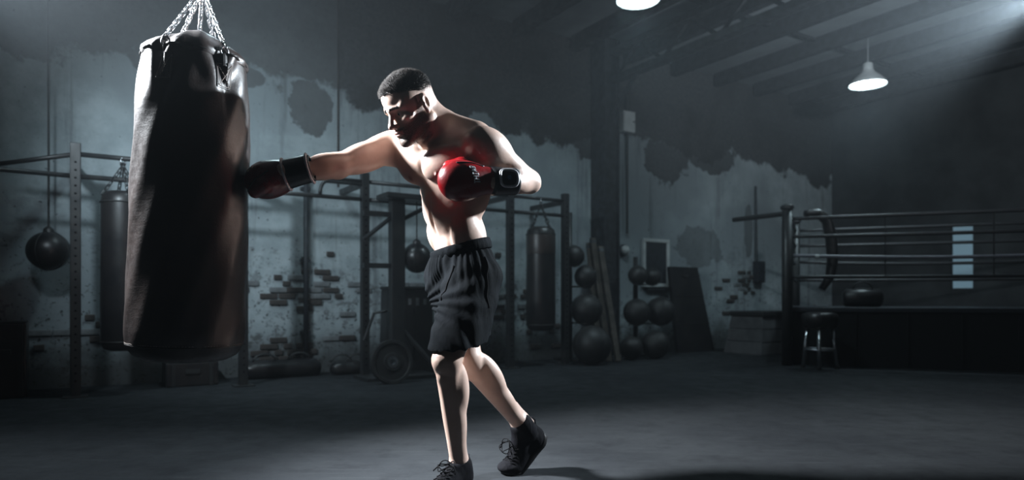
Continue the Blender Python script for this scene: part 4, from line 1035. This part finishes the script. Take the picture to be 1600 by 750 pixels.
# things on the floor along the wall
def duffel(px, py, d, L, r, label):
    c = at(px, py, d); c.z = 0; t = thing('sandbag', label, 'sandbag', c, 'sandbags along the wall')
    prof = [(.001, -L / 2), (r * .55, -L / 2 + .005), (r * .9, -L / 2 + .04), (r, -L / 2 + .12), (r * 1.02, 0), (r, L / 2 - .12), (r * .9, L / 2 - .04), (r * .55, L / 2 - .005), (.001, L / 2)]
    b = MB(); b.lathe(c + Vector((0, 0, r * .8)), UU, prof, 28, False, lambda q, rr, h: (rr * (1 + .04 * math.sin(5 * q + 9 * h)), h))
    for v in b.v: v.z = max(v.z * .92, .001)
    b.build('sack', M['canvas'] if False else M['vinyl'], t, smooth=True)
    for k in (-.22, .22):
        pts = [c + UU * (k * L + .1 * math.cos(q)) + Vector((0, 0, r * 1.55 + .07 * math.sin(q))) - NN * .02 for q in [math.pi * i / 8 for i in range(9)]]
        b = MB(); b.tube(pts, .012, 8, flat=.5); b.build('handle', M['rubber'], t, smooth=True)
duffel(440, 592, 6.25, .72, .10, 'long black sandbag lying at the wall beside the brown leather bag')
duffel(545, 588, 6.5, .36, .08, 'short black sandbag lying at the foot of the wall behind the rig')
def crate(px, base_d, w, dp, h, label, name='plyo_box', cat='box', z0=0):
    c = at(px, 465, base_d); c.z = z0; t = thing(name, label, cat, c)
    b = MB(); b.box(c + Vector((0, 0, h / 2)), (w, dp, h), RW, 1, .012); b.build('body', M['vinyl'], t)
    b = MB(); b.box(c + Vector((0, 0, h + .006)), (w * .97, dp * .97, .014), RW, 1, .004); b.build('top_pad', M['rubber'], t)
    for sg in (-1, 1):
        b = MB(); b.box(c + UU * sg * w * .5 * .72 - NN * (dp / 2 + .004) + Vector((0, 0, h / 2)), (.03, .012, h * .96), RW); b.build('corner_batten', M['steel'], t)
    b = MB(); b.box(c - NN * (dp / 2 + .006) + Vector((0, 0, h * .62)), (w * .28, .014, .035), RW); b.build('hand_grip', M['rubber'], t)
crate(297, 5.75, .40, .34, .20, 'low black step box under the brown leather bag')
crate(10, 5.02, .26, .26, .55, 'narrow black box standing at the end of the wall', 'equipment_box')

# medicine ball racks
M['ball'] = simple('black_ball_rubber', (.010, .010, .011), (.015, .014, .014), .55, 0, 8, 180, .25)
def med_ball(c, r, label, group):
    t = thing('medicine_ball', label, 'ball', c - Vector((0, 0, r)), group)
    b = MB(); b.ball(c, r, 28, 18); b.build('shell', M['ball'], t, smooth=True)
    for ax_ in ((UU, Vector((0, 0, 1))), (NN, Vector((0, 0, 1)))):
        b = MB(); b.tube([c + (ax_[0] * math.cos(q) + ax_[1] * math.sin(q)) * r * 1.0 for q in [2 * math.pi * k / 36 for k in range(36)]], .004, 6, closed=True); b.build('seam', M['rubber'], t, smooth=True)
def ball_rack(px, d, H, tiers, label, blabels, group):
    """tiers: (height, side offset along the wall, ball radius)"""
    c = at(px, 465, d); c.z = 0; t = thing('ball_rack', label, 'rack', c)
    b = MB(); b.tube([c, c + Vector((0, 0, H))], .03, 12); b.build('post', M['steel'], t, smooth=True)
    for q in range(3):
        a0 = ANG + math.pi / 2 + q * 2 * math.pi / 3; b = MB(); b.tube([c + Vector((0, 0, .02)), c + Vector((math.cos(a0) * .3, math.sin(a0) * .3, .02))], .02, 8); b.build('foot', M['steel'], t)
    for (z, o, r), bl in zip(tiers, blabels):
        bc = c - NN * (.04 + r) + UU * o + Vector((0, 0, z))
        ring = bc - Vector((0, 0, r * .86)); rr_ = r * .5
        b = MB(); b.tube([ring + Vector((math.cos(q) * rr_, math.sin(q) * rr_, 0)) for q in [2 * math.pi * k / 24 for k in range(24)]], .008, 6, closed=True)
        b.tube([Vector((c.x, c.y, ring.z)), ring + NN * rr_], .01, 6); b.build('cradle', M['steel'], t, smooth=True)
        med_ball(bc, r, bl, group)
G1 = 'medicine balls on the rack next to the heavy bag'
cR = 890; dR = 7.75
zz = lambda py, d: CAM_Z - (py - HORIZON) / FPX * d
ball_rack(cR, dR, 1.72, [(zz(400, 7.55), -.06, .12), (zz(432, 7.55), .1, .13) , (zz(484, 7.55), .07, .18)], 'black ball rack standing between the rig and the steel column',
          ['small black ball in the top cradle of the rack beside the rig', 'middle sized black ball in the second cradle of the rack beside the rig', 'large black ball in the lowest cradle of the rack beside the rig'], G1)
c = at(925, 540, 7.42); c.z = .215; med_ball(c, .215, 'very large black exercise ball on the floor in front of the ball rack', None)
G2 = 'medicine balls on the rack behind the planks'
ball_rack(993, 8.45, 1.25, [(zz(430, 8.2), -.11, .12), (zz(432, 8.2), .14, .11), (zz(487, 8.2), .21, .18), (zz(488, 8.2), -.17, .165)], 'black ball rack standing under the white wall box',
          ['black ball in the upper left cradle of the rack under the wall box', 'small black ball beside the framed board, on the rack under the wall box', 'big black ball in the lower cradle under the framed board', 'big black ball in the lower cradle beside the steel column'], G2)
c = at(1024, 540, 8.15); c.z = .17; med_ball(c, .17, 'black ball lying on the floor under the framed board', None)
c = at(986, 545, 8.0); c.z = .14; med_ball(c, .14, 'black ball lying on the floor behind the leaning planks', None)
for i, (x0, x1, y0, hh) in enumerate(((938, 920, 380, 1.0), (952, 926, 372, 1.0), (966, 938, 385, 1.0))):
    d0, d1 = 7.72 - .03 * i, 8.2 - .03 * i
    p0 = at(x0, 465, d0); p0.z = .012; p1 = at(x1, y0, d1)
    p0, p1 = (at(x0, 465, d0), p1); p0.z = .012
    dr = (p1 - p0); R_ = Matrix((UU, nrm(dr).cross(UU), nrm(dr))).transposed()
    t = thing('wooden_plank', ('narrow weathered plank leaning on the steel column, next to the ball rack', 'middle weathered plank of three leaning on the steel column', 'weathered plank leaning on the steel column, farthest from the rig')[i], 'plank', p0)
    b = MB(); b.box((p0 + p1) / 2, (.075, .028, dr.length), R_, 1, .004); b.build('board', M['wood'], t)
    b = MB(); b.box(p1 - nrm(dr) * .05, (.079, .032, .04), R_); b.build('end_strap', M['dark'], t)

# fixtures on the back wall
def wall_pt(px, py, off=0.0):
    t, y, z = wall_hit(px, py, off); return rm(t, off, z)
def wall_box(px, py, w, h, dp, mat, name, label, cat, extra=None):
    c = wall_pt(px, py, -dp / 2); t = thing(name, label, cat, c)
    b = MB(); b.box(c, (w, dp, h), RW, 1, .008); b.build('case', mat, t)
    b = MB(); b.box(c - NN * (dp / 2 + .003), (w * .86, .008, h * .88), RW, 1, .003); b.build('cover', mat, t)
    b = MB(); b.lathe(c - NN * (dp / 2 + .006) + UU * w * .32, -NN, [(.012, 0), (.012, .012), (.002, .014)], 12); b.build('latch', M['steel'], t)
    return t, c
t, c = wall_box(980, 191, .2, .27, .09, M['white'], 'electrical_box', 'white electrical box high on the wall beside the steel column', 'wall box')
b = MB(); b.tube([c + Vector((0, 0, .13)), c + Vector((0, 0, .42))], .03, 10); b.build('conduit', M['steel'], t)
b = MB(); b.tube([c - Vector((0, 0, .13)), c - Vector((0, 0, 1.45))], .016, 10); b.build('conduit', M['steel'], t)
t, c = wall_box(1186, 425, .17, .32, .1, M['dark'], 'junction_box', 'dark junction box with a cable on the wall next to the ring post', 'wall box')
b = MB(); b.tube([c + Vector((0, 0, .15)) - UU * .05, c + Vector((0, 0, 1.3)) - UU * .07], .014, 8); b.build('conduit', M['dark'], t)
# framed board
c = wall_pt(1024, 411, -.02); t = thing('framed_board', 'dark notice board in a white frame on the back wall', 'notice board', c); W_, H_ = .44, .60
b = MB(); b.box(c, (W_ - .05, .02, H_ - .05), RW); b.build('panel', M['dark'], t)
for (du, dz, w, h) in ((-W_ / 2, 0, .045, H_), (W_ / 2, 0, .045, H_), (0, H_ / 2, W_ + .045, .045), (0, -H_ / 2, W_ + .045, .045)):
    b = MB(); b.box(c + UU * du + Vector((0, 0, dz)) - NN * .006, (w, .045, h), RW, 1, .005); b.build('frame_bar', M['white'], t)
b = MB(); b.box(c - Vector((0, 0, H_ / 2 + .05)) - NN * .02, (W_ * .8, .06, .02), RW); b.build('tray', M['dark'], t)
c = wall_pt(977, 391, -.06); t = thing('bulkhead_light', 'small round unlit bulkhead light on the wall beside the steel column', 'wall light', c)
b = MB(); b.lathe(c + NN * .05, -NN, [(.075, 0), (.075, .03), (.068, .04)], 24); b.build('rim', M['dark'], t)
b = MB(); b.lathe(c + NN * .012, -NN, [(.064, 0), (.058, .03), (.035, .05), (.002, .056)], 24); b.build('globe', M['white'], t, smooth=True)
# pipe down the wall behind the rig
c = wall_pt(478, 465, -.05); t = thing('wall_pipe', 'dark vertical pipe on the wall behind the rig', 'pipe', Vector((c.x, c.y, .0)))
b = MB(); b.tube([Vector((c.x, c.y, .0)), Vector((c.x, c.y, 1.95))], .024, 10); b.build('pipe', M['dark'], t, smooth=True)
for z in (.4, 1.1, 1.8):
    b = MB(); b.box(Vector((c.x, c.y, z)) + NN * .02, (.09, .06, .03), RW); b.build('bracket', M['dark'], t)
# leaning mats
def lean_mat(px0, px1, d, h, lean, th, mat, name, label, top_shift=0.0):
    p0, p1 = at(px0, 465, d), at(px1, 465, d); p0.z = p1.z = 0; s0 = (p0 - O0).dot(UU); s1 = (p1 - O0).dot(UU); n0 = (p0 - O0).dot(NN)
    v = [rm(s0, n0, 0), rm(s1, n0, 0), rm(s1 + top_shift, n0 + lean, h), rm(s0, n0 + lean, h)]; nn_ = (-NN * h - Vector((0, 0, 1)) * -lean).normalized(); nn_ = (v[1] - v[0]).cross(v[3] - v[0]).normalized()
    t = thing(name, label, 'mat', (v[0] + v[1]) / 2); b = MB()
    b.add(v + [q - nn_ * th for q in v], [(0, 1, 2, 3), (7, 6, 5, 4), (0, 4, 5, 1), (1, 5, 6, 2), (2, 6, 7, 3), (3, 7, 4, 0)])
    for q in b.v: q.z = max(q.z, 0.0)
    b.build('pad', mat, t)
    for k in (.33, .66):
        a0 = v[0].lerp(v[3], k) + nn_ * .002; a1 = v[1].lerp(v[2], k) + nn_ * .002; b = MB(); b.tube([a0, a1], .006, 6); b.build('fold_seam', M['rubber'], t)
    b = MB(); m0 = v[3].lerp(v[2], .4) - (v[3] - v[0]).normalized() * .12 + nn_ * .004; m1 = v[3].lerp(v[2], .6) - (v[3] - v[0]).normalized() * .12 + nn_ * .004
    b.tube([m0, (m0 + m1) / 2 + nn_ * .03 - Vector((0, 0, .03)), m1], .012, 8); b.build('carry_handle', M['rubber'], t)
lean_mat(1060, 1158, 8.95, 1.16, .16, .05, M['vinyl'], 'gym_mat', 'large black gym mat leaning against the wall under the framed board', -.16)
# vaulting box behind the ring post
c = at(1194, 465, 9.1); c.z = 0; t = thing('vaulting_box', 'grey sloping vaulting box with a dark padded top behind the ring post', 'vaulting box', c)
for k in range(3):
    z0 = k * .165; w0 = .92 - .07 * k; b = MB(); b.box(c + Vector((0, 0, z0 + .08)), (w0, .6 - .03 * k, .16), RW, .93, .008); b.build('tier', M['canvas'], t)
b = MB(); b.box(c + Vector((0, 0, .525)), (.76, .56, .07), RW, 1, .02); b.build('padded_top', M['rubber'], t)

# ------------------------------------------------------------------ boxing ring
RA = Vector((3.03, 7.4, 0)); RB = Vector((6.36, 6.04, 0)); ru = nrm(RB - RA); rn = Vector((-ru.y, ru.x, 0)); RR = Matrix((ru, rn, Vector((0, 0, 1)))).transposed()
ringw, ringd, rh = (RB - RA).length, 1.4, .63
def rp(u, n, z): return RA + ru * u + rn * n + Vector((0, 0, z))
ring = thing('boxing_ring', 'raised boxing ring with black apron, corner posts and ropes', 'boxing ring', RA)
b = MB(); b.box(rp(ringw / 2, ringd / 2 + .03, rh / 2 - .02), (ringw, ringd, rh - .04), RR); b.build('apron', M['cloth'], ring)
b = MB(); b.box(rp(ringw / 2, ringd / 2 + .03, rh - .02), (ringw + .04, ringd + .04, .05), RR, 1, .012); b.build('mat', M['dark'], ring)
for i in range(6):
    b = MB(); b.tube([rp(.2 + i * .48, .022, .03), rp(.2 + i * .48, .016, rh - .06)], .010, 6); b.build('apron_fold', M['cloth'], ring)
pz = 1.71
for (u, n) in ((.0, -.06), (ringw - .06, .06), (ringw - .06, ringd), (.1, ringd)):
    b = MB(); b.tube([rp(u, n, 0), rp(u, n, pz)], .055, 14); pst = b.build('corner_post', M['steel'], ring, smooth=True)
    b = MB(); b.lathe(rp(u, n, pz), (0, 0, 1), [(.07, 0), (.07, .03), (.03, .05)], 16); b.build('post_cap', M['steel'], pst)
b = MB(); b.tube([rp(0, -.06, 1.66), rp(0, -.06, 1.66) + NN * .72], .028, 8); b.build('bracket_arm', M['steel'], ring)
def rope(p0, p1, sag, r, mat):
    pts = [p0.lerp(p1, i / 20) - Vector((0, 0, sag * 4 * (i / 20) * (1 - i / 20))) for i in range(21)]
    b = MB(); b.tube(pts, r, 10); return b.build('rope', mat, ring, smooth=True)
for z, sag, m_ in ((1.60, .0, 'rope_d'), (1.405, .01, 'rope_d'), (1.20, .05, 'rope'), (.965, .01, 'rope_d')):
    rp0 = rope(rp(.05, -.05, z), rp(ringw - .06, .05, z), sag, .019, M[m_]); rope(rp(.1, ringd, z), rp(ringw - .06, ringd, z), sag, .019, M['rope_d']); rope(rp(.03, .0, z), rp(.1, ringd, z), sag, .019, M['rope_d'])
    if m_ == 'rope':
        p = rp(.30, -.04, z - .018); b = MB(); b.tube([p - ru * .02, p + ru * .02], .026, 10); b.build('tape', M['white'], rp0)
for u in (.95, 1.9):
    b = MB(); b.tube([rp(u, .0, 1.59), rp(u, .0, .96)], .008, 6); b.build('rope_spacer', M['rope_d'], ring)
# curved corner pad inside the ropes, gym bag on the mat, stool outside
cp = [at(1258, 334, 7.62), at(1278, 332, 7.62), at(1293, 345, 7.62), at(1299, 375, 7.62), at(1301, 405, 7.62), at(1297, 432, 7.62), at(1284, 452, 7.62)]
t = thing('corner_pad', 'curved black padded cushion hanging inside the ring ropes next to the corner post', 'corner pad', cp[-1])
pts = []
for i in range(len(cp) - 1):
    for k in range(5): pts.append(cp[i].lerp(cp[i + 1], k / 5))
pts.append(cp[-1]); pts = [pts[0]] + [(pts[i - 1] + pts[i] * 2 + pts[i + 1]) / 4 for i in range(1, len(pts) - 1)] + [pts[-1]]
b = MB(); b.tube(pts, [.05 + .03 * math.sin(math.pi * i / (len(pts) - 1)) for i in range(len(pts))], 14, flat=.75); b.build('cushion', M['vinyl'], t, smooth=True)
for k in (6, 14, 22):
    b = MB(); b.tube([pts[k], pts[k] + rn * -.22], .010, 8); b.build('tie_strap', M['rubber'], t)
gp = rp(.78, .45, rh + .006); t = thing('gym_bag', 'black gym bag lying on the ring mat behind the ropes', 'bag', gp)
b = MB(); b.lathe(gp + Vector((0, 0, .10)), ru, [(.001, -.2), (.07, -.2), (.105, -.17), (.11, 0), (.105, .17), (.07, .2), (.001, .2)], 24, False)
for v in b.v: v.z = max(v.z, gp.z)
b.build('holdall', M['canvas'] if False else M['vinyl'], t, smooth=True)
for k in (-1, 1):
    b = MB(); b.tube([gp + ru * (.1 * math.cos(q)) + rn * k * .04 + Vector((0, 0, .19 + .09 * math.sin(q))) for q in [math.pi * i / 10 for i in range(11)]], .008, 8); b.build('strap', M['rubber'], t, smooth=True)
sc_ = at(1281, 465, 7.02); sc_.z = 0; t = thing('corner_stool', 'round dark corner stool with steel legs standing in front of the ring apron', 'stool', sc_)
b = MB(); b.lathe(sc_ + Vector((0, 0, .42)), (0, 0, 1), [(.001, 0), (.13, .0), (.165, .03), (.18, .10), (.17, .15), (.12, .165), (.001, .17)], 32, False); b.build('seat', M['vinyl'], t, smooth=True)
for k, a0 in enumerate((-.35, 1.25, 2.6, 4.25)):
    d_ = Vector((math.cos(a0), math.sin(a0), 0)); b = MB(); b.tube([sc_ + d_ * .12 + Vector((0, 0, .43)), sc_ + d_ * .165], .016, 10); lg = b.build('leg', M['metal'], t, smooth=True)
    b = MB(); b.lathe(sc_ + d_ * .165, (0, 0, 1), [(.022, 0), (.022, .03)], 12); b.build('rubber_foot', M['rubber'], lg)
b = MB(); b.tube([sc_ + Vector((math.cos(q) * .145, math.sin(q) * .145, .2)) for q in [2 * math.pi * i / 32 for i in range(32)]], .009, 8, closed=True); b.build('foot_ring', M['metal'], t, smooth=True)
